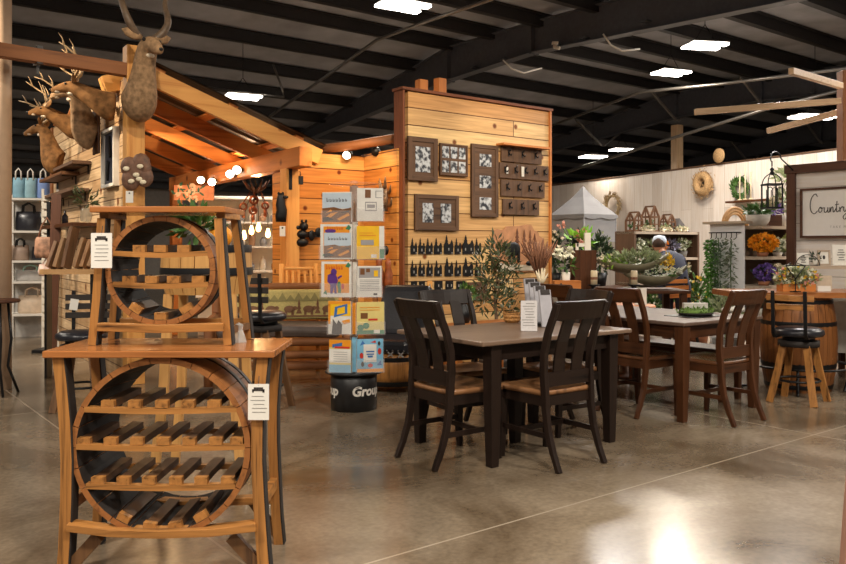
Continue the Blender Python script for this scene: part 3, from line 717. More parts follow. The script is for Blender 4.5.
c = pix(74, 299, 6.5); t = thing('price_tag', 'white paper tag on the slatted back of the left dark stool', 'tag', (c.x, c.y - .0, c.z), .1, 'hanging paper price tags')
MB().box((0, 0, -.045), (.065, .002, .09), ry=.15).build('card', M_paper, t)
# ================================================================ picture wall
M_photo = None
def photo():
    global M_photo
    if M_photo: return M_photo
    m, nt, b = nodes('grey_photo_print'); N = nt.nodes; L = nt.links
    tc = N.new('ShaderNodeTexCoord'); oi = N.new('ShaderNodeObjectInfo'); ad = N.new('ShaderNodeVectorMath'); L.new(tc.outputs['Object'], ad.inputs[0]); L.new(oi.outputs['Random'], ad.inputs[1])
    nz = N.new('ShaderNodeTexNoise'); nz.inputs['Scale'].default_value = 22; nz.inputs['Detail'].default_value = 3; L.new(ad.outputs[0], nz.inputs['Vector'])
    cr = N.new('ShaderNodeValToRGB'); cr.color_ramp.elements[0].position = .42; cr.color_ramp.elements[1].position = .58
    cr.color_ramp.elements[0].color = rgb(48, 50, 58); cr.color_ramp.elements[1].color = rgb(196, 200, 206)
    L.new(nz.outputs['Fac'], cr.inputs['Fac']); L.new(cr.outputs['Color'], b.inputs['Base Color']); b.inputs['Roughness'].default_value = .3
    M_photo = m; return m
def on_wall(name, label, cat, x0, x1, y0, y1, group=None, off=.006):
    xa, _ = wallpt(x0, y0); xb, _ = wallpt(x1, y1); xc, zc = wallpt((x0 + x1) / 2, (y0 + y1) / 2)
    Yc = PW.y + PD.y * xc
    w, h = xb - xa, (y1 - y0) / F * Yc
    p = PW + PD * ((xa + xb) / 2) - V * off; t = thing(name, label, cat, (p.x, p.y, zc - h / 2), TH, group)
    return t, w, h
def frame(label, x0, x1, y0, y1, panes, fw=.05):
    t, w, h = on_wall('picture_frame', label, 'picture frame', x0, x1, y0, y1, 'barn wood picture frames on the pine wall')
    m = MB(); m.box((0, -.01, h / 2), (w, .02, h)).build('backing', barnwood('X'), t)
    for s in (-1, 1):
        MB().box((s * (w / 2 - fw / 2), -.018, h / 2), (fw, .028, h)).build('frame_side', barnwood('Z'), t, bevel=.003)
        MB().box((0, -.018, h / 2 + s * (h / 2 - fw / 2)), (w - 2 * fw, .026, fw)).build('frame_side', barnwood('X'), t, bevel=.003)
    for a, b, c, d in panes:
        cx, cz, pw, ph = (-.5 + (a + c) / 2) * w, (b + d) / 2 * h, (c - a) * w, (d - b) * h
        MB().box((cx, -.021, cz), (pw, .004, ph)).build('photo', photo(), t)
    return t
frame('tall barn wood frame with one grey photo at the wall\'s upper left', 406.5, 436, 137.5, 181, [(.25, .2, .75, .78)], .055)
frame('small barn wood frame with six little grey photos', 438.5, 466, 144.5, 176, [(.08 + .3 * i, .1 + .45 * j, .32 + .3 * i, .46 + .45 * j) for i in range(3) for j in range(2)], .02)
frame('tall narrow barn wood frame with three stacked grey photos', 470, 496.5, 145, 217, [(.3, .1 + .3 * j, .74, .27 + .3 * j) for j in range(3)], .045)
frame('wide barn wood frame with two grey photos side by side', 413.5, 457, 195, 230.5, [(.17, .22, .41, .76), (.58, .22, .82, .76)], .045)
for label, x0, x1, y0, y1, nh, shelf in (('barn wood hook rack with a shelf on top, uppermost of the four', 500, 540, 148, 163, 3, 1), ('longest barn wood hook rack with white tags, second from the top', 498, 547, 164.5, 179.5, 5, 0),
                                        ('dark barn wood hook rack, third from the top', 499.5, 543, 181, 197, 4, 0), ('shortest barn wood hook rack at the bottom of the four', 501.5, 537.5, 199.5, 215, 3, 0)):
    t, w, h = on_wall('hook_rack', label, 'coat rack', x0, x1, y0, y1, 'barn wood hook racks on the pine wall')
    MB().box((0, -.012, h / 2), (w, .024, h)).build('board', barnwood('Z'), t, bevel=.002)
    if shelf:
        MB().box((0, -.06, h + .012), (w * 1.18, .13, .024)).build('shelf', cedar('X'), t)
        for s in (-1, 1): MB().prism([(0, 0), (0, -.09), (-.03, -.09), (-.09, 0)], .02, Matrix.Translation((s * w * .48, -.01, h)) @ Matrix.Rotation(-PI / 2, 4, 'Z')).build('bracket', cedar('Z'), t)
    for k in range(nh):
        x = (-.5 + (k + .5) / nh) * w
        MB().tube([(x, -.026, h * .62), (x, -.05, h * .45), (x, -.07, h * .38), (x, -.08, h * .5)], .007, 6).box((x, -.028, h * .55), (.02, .006, h * .4)).tube([(x, -.03, h * .66), (x, -.055, h * .72), (x, -.062, h * .84)], .006, 6).build('hook', M_black, t)
    if nh == 5:
        for x, q in ((-.36 * w, .05), (-.05 * w, .075)): MB().box((x, -.032, h * .5), (q * .6, .002, q * 1.6)).build('tag_card', M_paper, t)
# black switch plates cut with trees and bears
rows = [([(118, 148), (155, 185), (190, 222), (228, 265), (275, 318), (325, 355), (362, 415), (420, 450)], 254, 30, 'top'),
        ([(118, 148), (155, 185), (193, 222), (230, 265), (278, 318), (325, 355), (364, 412), (420, 450)], 276, 29, 'middle')]
ordn = ['first', 'second', 'third', 'fourth', 'fifth', 'sixth', 'seventh', 'last']
G = 'black switch plates on the pine wall'
for xs, yb, hp, nm in rows:
    for k, (a, b) in enumerate(xs):
        a, b = 385 + a / 4.7, 385 + b / 4.7; hh = 16 + (3 if k in (4, 6) else 0)
        t, w, h = on_wall('switch_plate', 'black switch plate topped with pine trees, %s from the left in the %s row' % (ordn[k], nm) if k < 7 else 'black switch plate topped with pine trees, last in the %s row behind the olive tree' % nm, 'switch plate', a, b, yb - hh, yb, G)
        pb = h * .5; m = MB()
        poly = [(-w / 2, 0), (w / 2, 0), (w / 2, pb)]
        poly += [(w * .42, pb * 1.35), (w * .3, pb * 1.4), (w * .2, pb * 1.12)] if k % 2 else [(w * .35, pb * 1.5), (w * .18, pb * 1.1)]
        tx = -w * .22; poly += [(tx + w * .2, pb), (tx + w * .1, pb * 1.3), (tx + w * .16, pb * 1.3), (tx + w * .06, pb * 1.62), (tx + w * .1, pb * 1.62), (tx, h), (tx - w * .1, pb * 1.62), (tx - w * .06, pb * 1.62), (tx - w * .16, pb * 1.3), (tx - w * .1, pb * 1.3), (-w / 2, pb)]
        m.prism(poly, .006, Matrix.Translation((0, -.006, 0))); m.build('plate', M_black, t)
        m = MB(); n = max(1, round(w / .09))
        for i in range(n): m.box(((i + .5) / n * w - w / 2, -.0065, pb * .5), (.014, .002, .03))
        m.box((w * .36, -.007, .012), (.016, .002, .016)).build('cutout', [M_grey], t)
for k, (a, b) in enumerate([(120, 148), (158, 185), (197, 220), (230, 268), (282, 318), (333, 376)]):
    a, b = 385 + a / 4.7, 385 + b / 4.7
    lab = 'pale wooden switch plate among the black ones in the bottom row' if k == 2 else 'plain square black switch plate in the bottom row, %s' % ['at its left end', 'second from the left', '', 'right of the pale plate', 'with a window pattern', 'wide one at the right end'][k]
    t, w, h = on_wall('switch_plate', lab, 'switch plate', a, b, 281, 290, G)
    MB().box((0, -.003, h / 2), (w, .006, h)).build('plate', pine('Z') if k == 2 else M_black, t)
    m = MB(); n = 2 if k in (4, 5) else 1
    for i in range(n): m.box(((i + .5) / n * w - w / 2, -.0066, h / 2), (.014, .002, .03))
    m.box((w * .36, -.007, .012), (.016, .002, .016)).build('cutout', M_grey, t)
# metal wildlife plaque
t, w, h = on_wall('wildlife_plaque', 'rust-coloured wildlife plaque with a black bear among trees', 'wall art', 492, 541, 225, 273)
m = MB(); pts = []
for i in range(40):
    a = 2 * PI * i / 40; r = 1 + .07 * math.sin(5 * a + 1) + .05 * math.sin(11 * a)
    pts.append((.5 * w * r * math.copysign(abs(math.cos(a)) ** .6, math.cos(a)), h * .5 + .48 * h * r * math.copysign(abs(math.sin(a)) ** .6, math.sin(a))))
m.prism(pts, .012, Matrix.Translation((0, -.012, 0))); m.build('panel', plain('rust_panel', rgb(178, 126, 88), .6, var=.25, scale=9), t)
m = MB(); m.ell((-.09, -.022, h * .5), (.12, .01, .085)).ell((-.22, -.024, h * .54), (.05, .012, .05)).ell((-.27, -.024, h * .5), (.03, .01, .025))
for x in (-.15, -.08, .0): m.box((x, -.022, h * .34), (.035, .012, .13))
m.build('bear', M_black, t); m = MB(); m.ell((.18, -.022, h * .2), (.06, .012, .03)).ell((.23, -.022, h * .25), (.025, .012, .022)); m.build('cub', M_black, t)
m = MB()
for x, z0, hh in ((.1, .42, .45), (.2, .36, .5), (.28, .4, .4), (-.02, .55, .35)):
    for q in range(4): m.prism([(x - .05 + .01 * q, h * (z0 + hh * q / 4)), (x + .05 - .01 * q, h * (z0 + hh * q / 4)), (x, h * (z0 + hh * (q + 1.3) / 4))], .006, Matrix.Translation((0, -.019, 0)))
m.build('trees', plain('dark_rust', rgb(104, 62, 38), .6), t)
m = MB(); m.box((-.2, -.016, h * .12), (.3, .006, .09)).box((.14, -.016, h * .11), (.34, .006, .07)).build('water', plain('pale_water', rgb(196, 184, 164), .5), t)
t, w, h = on_wall('picture_frame', 'small dark plaque low on the pine wall behind the olive tree', 'picture', 467, 486, 282, 300, 'barn wood picture frames on the pine wall')
MB().box((0, -.01, h / 2), (w, .02, h)).build('backing', barnwood('X'), t); MB().box((-w * .35, -.023, h * .6), (.04, .002, .07)).build('tag_card', M_paper, t)

# ================================================================ revolving book stand
SX, SY = -.57, 6.6
t = thing('book_stand', 'revolving clear book stand on a round black base', 'book stand', (SX, SY, 0))
MB().lathe([(.18, 0), (.19, .006), (.19, .29), (.18, .298)], 48).build('base', M_blkp, t)
MB().lathe([(.2, .298), (.235, .3), (.238, .312), (.23, .32), (.03, .32)], 48).build('turntable', M_blkp, t)
M_clear = plain('clear_acrylic', rgb(226, 222, 220), .08, alpha=.13, var=.02)
MB().lathe([(.035, .32), (.035, 1.83), (.0, 1.84)], 16).build('pole', plain('frosted_tube', rgb(170, 160, 152), .15, alpha=.7), t)
MB().lathe([(.18, 1.84), (.2, 1.845), (.2, 1.852), (0, 1.855)], 32).lathe([(.034, 1.855), (.03, 1.875), (0, 1.88)], 16).build('top_plate', M_clear, t)
vs, fs = text_geo('Group', .104, .15, .004)
for ang, nm in ((.70, 0), (-1.42, 1), (2.8, 2)):
    m = MB(); vv = []
    for p in vs:
        a = -PI / 2 + ang + .03 + p.x / .19; r = .1915; vv.append((r * math.cos(a), r * math.sin(a), .165 + p.y))
    m.add(vv, fs); m.build('lettering', M_white, t)
def col(n, r, g, b): return plain('print_' + n, rgb(r, g, b), .35, var=.06)
P_w, P_or, P_pu, P_bl, P_sk, P_ye = col('white', 232, 228, 220), col('orange', 236, 152, 36), col('purple', 92, 52, 132), col('blue', 60, 112, 178), col('sky', 196, 210, 222), col('yellow', 244, 192, 30)
P_br, P_gn, P_rd, P_dk, P_cr, P_lb = col('brown', 122, 78, 42), col('green', 62, 128, 92), col('red', 206, 54, 40), col('dark', 52, 44, 44), col('cream', 226, 206, 128), col('lightblue', 126, 186, 218)
P_gr = col('grey', 160, 156, 156)
R_ = lambda a, b, c, d: [(a, b), (c, b), (c, d), (a, d)]
def blob(cx, cy, rx, ry, n=12): return [(cx + rx * math.cos(2 * PI * i / n), cy + ry * math.sin(2 * PI * i / n)) for i in range(n)]
def squig(x0, x1, y, h):                                            # a run of handwritten loops
    out = []; n = 7
    for i in range(n):
        x = x0 + (x1 - x0) * i / n; w = (x1 - x0) / n * .5; hh = h * (1.4 if i in (0, 4) else 1)
        out += [R_(x, y, x + w * .35, y + hh), R_(x, y, x + w, y + h * .18), R_(x + w * .8, y, x + w * 1.15, y + h * .8)]
    return out
def land(y1):
    return [(P_sk, [R_(0, .45, 1, y1)]), (P_br, [[(0, 0), (1, 0), (1, .48), (.7, .42), (.4, .5), (0, .46)]]), (P_or, [[(.05, .12), (.3, .3), (.55, .34), (.3, .16)], [(.5, .1), (.9, .3), (.95, .22), (.6, .05)], [(.1, .3), (.3, .42), (.35, .36)]]),
            (P_dk, [[(0, 0), (.4, .08), (.2, .18), (0, .14)], [(.6, .3), (.95, .4), (.9, .33)]]), (P_dk, squig(.15, .9, y1 - .28, .09))]
SANTA = [(P_or, [R_(.1, .12, .93, .93)]), (P_gn, [[(.8, .86), (.9, .98), (.99, .9), (.92, .82)], [(.06, .1), (.16, .2), (.2, .06)]]), (P_rd, squig(.16, .75, .78, .1))]
HIKE = [(P_pu, [blob(.42, .7, .1, .1), [(.22, .62), (.36, .68), (.5, .62), (.56, .46), (.5, .3), (.52, .1), (.44, .1), (.42, .28), (.38, .1), (.3, .1), (.3, .34), (.2, .44)], [(.54, .56), (.68, .62), (.7, .58), (.56, .5)]]), (P_gn, [blob(.6, .34, .06, .1), R_(.56, .12, .66, .28)]), (P_rd, [blob(.72, .3, .05, .08)])]
BK = dict(
 a=(P_w, land(.96)), b=(P_w, SANTA[:2] + [(P_pu, [blob(.32, .8, .18, .06)]), (P_rd, squig(.22, .75, .84, .07))] + [(m, [[(x * .86 + .12, y * .74 + .04) for x, y in p] for p in ps]) for m, ps in land(.96)]),
 c=(P_w, SANTA + HIKE), d=(P_w, [(P_or, [[(.0, .85), (.0, 1), (1, 1), (1, .85), (.5, .75)], R_(0, .3, .1, .9)]), (P_ye, [R_(.1, .55, 1, .9)]), (P_bl, [[(.25, .5), (.85, .62), (.85, .92), (.3, .82)]]), (P_ye, [[(.38, .58), (.74, .64), (.74, .84), (.42, .78)]]), (P_dk, [[(.15, .0), (.6, .0), (.62, .3), (.45, .42), (.38, .3), (.2, .46), (.2, .3)], squig(.62, .95, .3, .08)[0]]), (P_or, [[(.6, .4), (.95, .46), (.98, .36), (.7, .3)]])]),
 e=(P_cr, [(P_or, [R_(0, .78, 1, 1)]), (P_w, [R_(0, .3, 1, .72)]), (P_lb, [R_(0, 0, 1, .24)]), (P_bl, [[(.15, .86), (.6, .92), (.6, .82), (.15, .76)]]), (P_rd, [R_(.25, .74, .95, .8)]), (P_gr, [R_(.2, .62 - .07 * i, .85, .635 - .07 * i) for i in range(5)])]),
 f=(P_w, [(P_gr, [R_(.3, .3, .75, .33), R_(.3, .55, .75, .58), R_(.3, .3, .33, .58), R_(.72, .3, .75, .58), R_(.7, .7, .95, .72), R_(.7, .9, .95, .92), R_(.7, .7, .73, .92)]), (P_br, [R_(.3, .7, .52, .95)]), (P_gr, [R_(.38, .4, .68, .5)])]),
 g=(P_ye, [(P_w, [R_(.82, 0, 1, 1)]), (P_gn, [R_(.84, .02, 1, .3)]), (P_gr, [R_(.15, .42, .62, .58)]), (P_w, [R_(.52, .04, .72, .14)]), (P_or, [R_(.1, .7, .7, .73), R_(.1, .78, .6, .8)])]),
 h=(P_w, [(P_gr, [R_(.06, .62, .94, .95)]), (P_br, [R_(.12, .72, .3, .92), R_(.36, .8, .52, .92)]), (P_ye, [R_(.68, .66, .85, .86)]), (P_gr, [R_(.1, .54 - .055 * i, .9, .56 - .055 * i) for i in range(7)]), (P_dk, [R_(.66, .06, .82, .12)])]),
 i=(P_cr, [(P_br, [R_(.14, .48, .4, .66)]), (P_rd, [R_(.42, .42, .76, .48)]), (P_gn, [R_(0, 0, 1, .12), blob(.14, .2, .12, .1), blob(.34, .26, .12, .1)]), (P_w, [R_(.62, .02, .84, .13)]), (P_or, [R_(.12, .74, .84, .76), R_(.12, .82, .84, .84)])]),
 j=(P_lb, [(P_or, [R_(0, 0, 1, .1)]), (P_w, [R_(.24, .3, .74, .84)]), (P_bl, [R_(.34, .6, .66, .64), R_(.4, .44, .6, .5), R_(.36, .52, .64, .56), [(.1, .8), (.2, .96), (.3, .86)], [(.75, .2), (.9, .34), (.95, .2)]]), (P_rd, [blob(.16, .5, .07, .09), blob(.86, .62, .07, .1), blob(.5, .2, .1, .06), [(.5, .9), (.7, .96), (.72, .88)]]), (P_dk, [blob(.2, .24, .06, .08), blob(.84, .86, .05, .07)])]))
bl = ['landscape guidebook with handwritten title on the top tier, left pocket', 'guidebook in front of an orange book in the second tier, left pocket', 'white-edged orange book with purple hikers in the third tier', 'yellow and blue book with a dark dog on the fourth tier',
      'orange-topped pale blue book at the bottom left of the book stand', 'white sheet with small frames on the top tier, right pocket', 'bright yellow book in the second tier, right pocket', 'white page with a kitchen photo in the third tier, right pocket', 'cream book with a green foot in the fourth tier, right pocket', 'light blue picture book at the bottom right of the book stand']
spec = [('a', 322, 351.5, 192, 222, -1), ('b', 320, 352, 224, 259, -1), ('c', 321, 351.5, 261.5, 297, -1), ('d', 328, 351, 301, 334, -1), ('e', 329, 351, 340, 372.5, -1),
        ('f', 357.5, 383, 188, 221, 1), ('g', 357, 384, 226, 259, 1), ('h', 357.5, 381.5, 266, 297, 1), ('i', 357, 384, 302, 334, 1), ('j', 357.5, 383, 339, 372, 1)]
for n, (key, x0, x1, y0, y1, sd) in enumerate(spec):
    ang = .2 * sd; Yc = 6.42
    w = (x1 - x0) / F * Yc / math.cos(ang); h = (y1 - y0) / F * Yc; c = pix((x0 + x1) / 2, y1, Yc)
    c.z = max(c.z, .323)
    o = MB(); base, art = BK[key]; mats = [base]
    o.box((0, .006, h / 2), (w, .011, h)); k = 0
    for m_, ps in art:
        if m_ not in mats: mats.append(m_)
        o.m = mats.index(m_); k += 1
        for p in ps: o.add([((x - .5) * w, -.0004 * k - .0004, z * h) for x, z in p], [tuple(range(len(p)))])
    o = o.build('book', mats, loc=c, rz=ang); tag(o, bl[n], 'book', 'books on the revolving stand')
    m = MB(); z0 = c.z - .004; q = Vector((c.x - SX, c.y - SY, 0))
    M = Matrix.Translation(q + Vector((0, 0, z0))) @ Matrix.Rotation(ang, 4, 'Z')
    def pbox(cc, d):
        e = MB().box(cc, d); m.add([M @ p for p in e.v], e.f)
    pbox((0, -.012, h * .2), (w + .02, .003, h * .4)); pbox((0, .022, h * .5), (w + .02, .003, h)); pbox((0, .006, -.003), (w + .02, .034, .003)); pbox((0, .06, h * .3), (.02, .08, .01))
    m.build('pocket', M_clear, t)
for n, (x0, x1, y0, y1, m_, lab) in enumerate(((352.5, 357, 222, 259, P_w, 'white book spine seen edge-on in the second tier'), (352.5, 357, 262, 297, P_w, 'white book spine seen edge-on in the third tier'), (352, 356.5, 303, 334, P_or, 'orange book spine seen edge-on in the fourth tier'), (351.8, 356.8, 338, 372, P_lb, 'light blue book spine seen edge-on in the bottom tier'))):
    c = pix((x0 + x1) / 2, y1, 6.46); c.z = max(c.z, .323); h = (y1 - y0) / F * 6.46
    tag(MB().box((0, .02, h / 2), ((x1 - x0) / F * 6.46 * .9, .07, h)).build('book', m_, loc=c), lab, 'book', 'books on the revolving stand')

# ================================================================ trophies
M_coat = plain('deer_coat', rgb(124, 88, 54), .85, var=.42, scale=16, bump=.6, spec=.15)
M_coat2 = plain('grey_brown_coat', rgb(142, 114, 86), .85, var=.36, scale=22, bump=.6, spec=.15)
M_bone = plain('antler_bone', rgb(176, 146, 108), .5, var=.3, scale=9)
M_horn = plain('ringed_horn', rgb(92, 74, 58), .5, var=.3, scale=30)
M_whit = plain('white_fur', rgb(206, 190, 168), .8)
SNEAK = [(0, -.0, .15, .2), (.08, .0, .155, .2), (.2, .06, .125, .155), (.33, .13, .095, .115), (.45, .19, .085, .1), (.54, .225, .08, .088), (.62, .215, .064, .07), (.69, .19, .046, .05), (.75, .168, .036, .038), (.775, .16, .016, .02)]
UPR = [(0, -.14, .15, .2), (.03, -.135, .155, .21), (.09, -.1, .16, .22), (.15, .05, .125, .16), (.18, .2, .098, .12), (.22, .33, .084, .1), (.29, .41, .08, .09), (.38, .40, .062, .07), (.46, .35, .044, .05), (.52, .315, .036, .038), (.545, .3, .016, .02)]
def trophy(label, loc, ang, rings, sc, coat, horns, cat='mounted deer', plaque=False, name='deer_trophy'):
    t = thing(name, label, cat, loc, ang, 'mounted trophy heads on the cabin')
    pts = [((x * sc, 0, z * sc), a * sc, b * sc) for x, z, a, b in rings]
    MB().loft(pts, 16).build('body', coat, t, sub=1)
    hx, hz = rings[-5][0], rings[-5][1]; mx, mz = rings[-2][0], rings[-2][1]; up = Vector((-.25, 0, 1))
    P = lambda x, y, z: Vector((x * sc, y * sc, z * sc))
    MB().ell(P(mx + .025, 0, mz + .008), (.016 * sc, .022 * sc, .018 * sc)).build('nose', M_black, t)
    for s in (-1, 1):
        MB().ell(P(hx + .06, s * (.078 if name == 'antelope_trophy' else .064), hz + .03), (.019 if name == 'antelope_trophy' else .015) * sc, 8, 6).build('eye', M_black, t)
        m = MB(); e0 = P(hx - .02, s * .06, hz + .06); e1 = P(hx - .05, s * .25, hz + .12)
        m.loft([(e0, .012 * sc, .02 * sc), (e0.lerp(e1, .4), .02 * sc, .055 * sc), (e0.lerp(e1, .75), .016 * sc, .046 * sc), (e1, .003 * sc, .004 * sc)], 8, (1, 0, 0)); m.build('ear', coat, t)
        horns(t, P, s, hx, hz, sc)
    # pale throat patch and muzzle
    r3 = rings[-6]; m = MB()
    m.ell(P(rings[-3][0] + .01, 0, rings[-3][1] - .03), (.05 * sc, .038 * sc, .026 * sc)); m.ell(P((r3[0] + hx) / 2 + .045, 0, (r3[1] + hz) / 2 - .065), (.05 * sc, .05 * sc, .03 * sc)); m.build('throat_patch', M_whit, t)
    if plaque:
        MB().box((-.012, 0, -.06 * sc), (.022, .34 * sc, .62 * sc)).build('plaque', walnut('Z'), t, bevel=.006)
    return t
def antlers(spread=.22, tall=.38, tines=4, fwd=.12):
    def f(t, P, s, hx, hz, sc):
        m = MB(); b = [P(hx - .02, s * .035, hz + .08), P(hx - .1, s * (spread * .6), hz + .2), P(hx - .1, s * spread, hz + tall * .75), P(hx + fwd * .4, s * spread * 1.05, hz + tall), P(hx + fwd, s * spread * .8, hz + tall * 1.12)]
        m.tube(b, [.02 * sc, .017 * sc, .015 * sc, .011 * sc, .005 * sc], 7)
        for k in range(tines):
            q = (k + .6) / tines * 3.4; i = int(q); p = b[i].lerp(b[i + 1], q - i); L = tall * (.55 - .07 * k)
            m.tube([p, p + P(.03, s * .0, L * .6), p + P(.07, -s * .02, L)], [.011 * sc, .008 * sc, .003 * sc], 6)
        m.build('antler', M_bone, t)
    return f
def spiral(t, P, s, hx, hz, sc):
    pts = []; r = []
    for i in range(26):
        q = i / 25; a = q * 2 * PI * 1.25
        pts.append(P(hx - .06 - .1 * q + .05 * math.sin(a), s * (.06 + .36 * q ** .7 + .06 * math.sin(a + .6) * (.3 + q)), hz + .07 + .8 * q)); r.append(sc * (.042 * (1 - q * .75)))
    MB().tube(pts, r, 9).build('horn', M_horn, t)
hd = lambda v: math.atan2(v.y, v.x)
ant = trophy('large antelope head with tall curved horns on the corner post', cab(-.02, -.16, 2.82), math.radians(-46), [(x, z, a * 1.08, b) for x, z, a, b in UPR[:5]] + [(x, z, a * 1.2, b * 1.18) for x, z, a, b in UPR[5:]], .96, M_coat2, spiral, 'mounted antelope', name='antelope_trophy')
trophy('tan deer head stretched forward, highest beside the post', cab(-.13, .14, 2.70), hd(-UC) - .25, SNEAK, .76, M_coat, antlers(.24, .46, 4))
trophy('deer head on a wooden plaque, just below the highest deer', cab(-.16, .95, 2.62), hd(-UC), UPR, .82, M_coat2, antlers(.2, .3, 3), plaque=True)
trophy('brown deer head with wide antlers in the middle of the wall', cab(-.14, 1.85, 2.70), hd(-UC) + .1, SNEAK, .72, M_coat, antlers(.3, .42, 4, .2))
trophy('deer head turned aside, farthest and lowest on the wall', cab(-.16, 2.95, 2.5), hd(-UC) - .5, UPR, .82, M_coat, antlers(.26, .34, 4, .25))
# ================================================================ things on and in the cabin
def on_cab(px, py, s=None, t=None, off=0.0):
    """point on the trophy wall's left face (t free) under a pixel"""
    p0 = A - UC * (.05 + off); q = hit(px, p0, VC); p = p0 + VC * q; p.z = H - (py - CY) / F * p.y; return p
RZW = TC + PI / 2                                                   # local x runs back along the trophy wall, +y faces left
p0, p1 = on_cab(119, 187), on_cab(107, 130); wl_ = (p0.xy - p1.xy).length
c = (p0 + p1) / 2; t = thing('display_case', 'white framed shallow case with dark panels on the trophy wall', 'display case', (c.x, c.y, 1.97), RZW)
MB().box((0, .012, .28), (wl_, .02, .56)).build('panel', plain('navy_panel', rgb(58, 60, 74), .5), t)
for s in (-1, 1): MB().box((s * wl_ / 2, .03, .28), (.03, .06, .6)).box((0, .03, .28 + s * .285), (wl_, .06, .03)).build('frame_rail', M_white, t)
m = MB(); m.box((.0, .03, .4), (.06, .02, .22), ry=.3).box((.1, .03, .16), (.08, .02, .2), ry=-.3); m.build('knife_sheath', M_black, t)
for i, (x0, x1, y, lab) in enumerate(((71, 92, 167, 'upper dark wall shelf with an iron bracket below the deer'), (56, 80, 178, 'middle light brown wall shelf below the deer'), (61, 90, 194, 'lowest dark wall shelf with small goods below the deer'))):
    a, b = on_cab(x0, y), on_cab(x1, y); L_ = (a.xy - b.xy).length; c = (a + b) / 2
    t = thing('floating_shelf', lab, 'shelf', (c.x, c.y, c.z), RZW, 'wall shelves on the trophy wall')
    MB().box((0, .11, .0), (L_, .2, .035)).build('board', wood('shelf_brown', rgb(70, 44, 28), rgb(124, 84, 54), 'X', .5) if i == 1 else barnwood('X'), t)
    for s in (-1, 1): MB().box((s * L_ * .38, .012, -.06), (.03, .012, .12)).box((s * L_ * .38, .09, -.024), (.03, .16, .01)).build('bracket', M_black, t)
# glass with sprigs on a small ledge by the rack
c = on_cab(86, 222, off=.22); c.z = 1.5955; t = thing('sprig_vase', 'clear glass jar of olive sprigs on the wall ledge', 'plant', c)
MB().lathe([(.05, 0), (.06, .05), (.055, .12), (.04, .14)], 14, cap=False).lathe([(0, 0), (.05, 0)], 14).build('jar', plain('jar_glass', rgb(190, 180, 160), .1, alpha=.5), t)
MB().leaves((0, 0, .24), (.13, .09, .09), 60, .08, .025, .6).build('foliage', M_olive, t)
c0 = on_cab(97, 226); c1 = on_cab(70, 234); L_ = (c0.xy - c1.xy).length; c = (c0 + c1) / 2
t = thing('floating_shelf', 'long brown ledge at eye height behind the small wine rack', 'shelf', (c.x, c.y, 1.575), RZW, 'wall shelves on the trophy wall')
MB().box((0, .16, 0), (L_ + .5, .3, .04)).build('board', walnut('X'), t)
p = c + Vector((-.0, 0, 0)); tag(MB().lathe([(.035, 0), (.035, .1), (.012, .13), (.012, .17), (0, .17)], 12).build('bottle', plain('dark_glass', rgb(50, 48, 62), .2), loc=(c.x - .2, c.y - .02, 1.596)), 'small dark bottle on the long ledge behind the racks', 'bottle')
# carved plaque and tag on the corner post
t = thing('carved_plaque', 'brown carved wood burl plaque with pale blossoms on the corner post', 'wall art', pix(137, 190, 7.62), -.15)
m = MB()
for x, z, r in ((-.07, .22, .09), (.05, .24, .1), (-.05, .1, .1), (.09, .12, .09), (.0, .17, .12), (.1, .2, .06)): m.ell((x, -.02, z), (r, .03, r * 1.1), 10, 6)
m.build('burl', plain('burl_wood', rgb(110, 78, 60), .6, var=.4, scale=20, bump=.4), t)
m = MB()
for x, z in ((-.03, .08), (.05, .1), (.09, .07), (-.08, .2), (.06, .22), (.02, .14)): m.ell((x, -.055, z), (.035, .012, .022), 8, 5)
m.build('blossom', M_cream, t)
t = thing('price_tag', 'white paper tag below the carved plaque on the corner post', 'tag', pix(129.5, 191, 7.5), 0, 'hanging paper price tags')
MB().box((0, 0, -.055), (.07, .002, .11)).build('card', M_paper, t); MB().ell((0, -.003, -.02), (.008, .002, .008), 8, 4).build('print', M_ink, t)
# track spots along the eave beam
for i, (px, py) in enumerate(((201, 180), (212, 182), (230, 174), (237, 170))):
    q = hit(px, HP - UC * .16, VC); p = HP - UC * .16 + VC * q; p.z = H - (py - CY) / F * p.y
    t = thing('track_spot', 'glowing round track spot on the eave beam, %s from the left of four' % ['first', 'second', 'third', 'fourth'][i], 'spotlight', p, TC, 'track spots under the lean-to')
    m = MB(); m.tube([(.0, .0, 0), (.03, .06, .02), (.05, .1, .03)], [.055, .05, .03], 14); m.tube([(.04, .08, .03), (.1, .1, .05), (.12, .1, .1)], .012, 6); m.build('can', M_black, t)
    MB().ell((-.003, -.006, 0), (.05, .02, .05), 12, 6, Matrix.Rotation(-.4, 3, 'Z')).build('bulb', glow('spot_glow', (1, .82, .58, 1), 16), t)
for i, (px, py) in enumerate(((347, 155), (375, 152))):
    p = pix(px, py, 9.0); t = thing('track_spot', ['lit track spot under the dark log beam', 'unlit track spot under the dark log beam'][i], 'spotlight', p, 0, 'track spots under the log beam')
    MB().tube([(0, 0, 0), (.02, .06, .02), (.03, .1, .03)], [.05, .045, .03], 12).tube([(0, .05, .03), (0, .04, .12)], .01, 6).build('can', M_black, t)
    if i == 0: MB().ell((-.002, -.004, -.002), (.045, .02, .045), 12, 6).build('bulb', glow('spot_glow', (1, .82, .58, 1), 16), t)
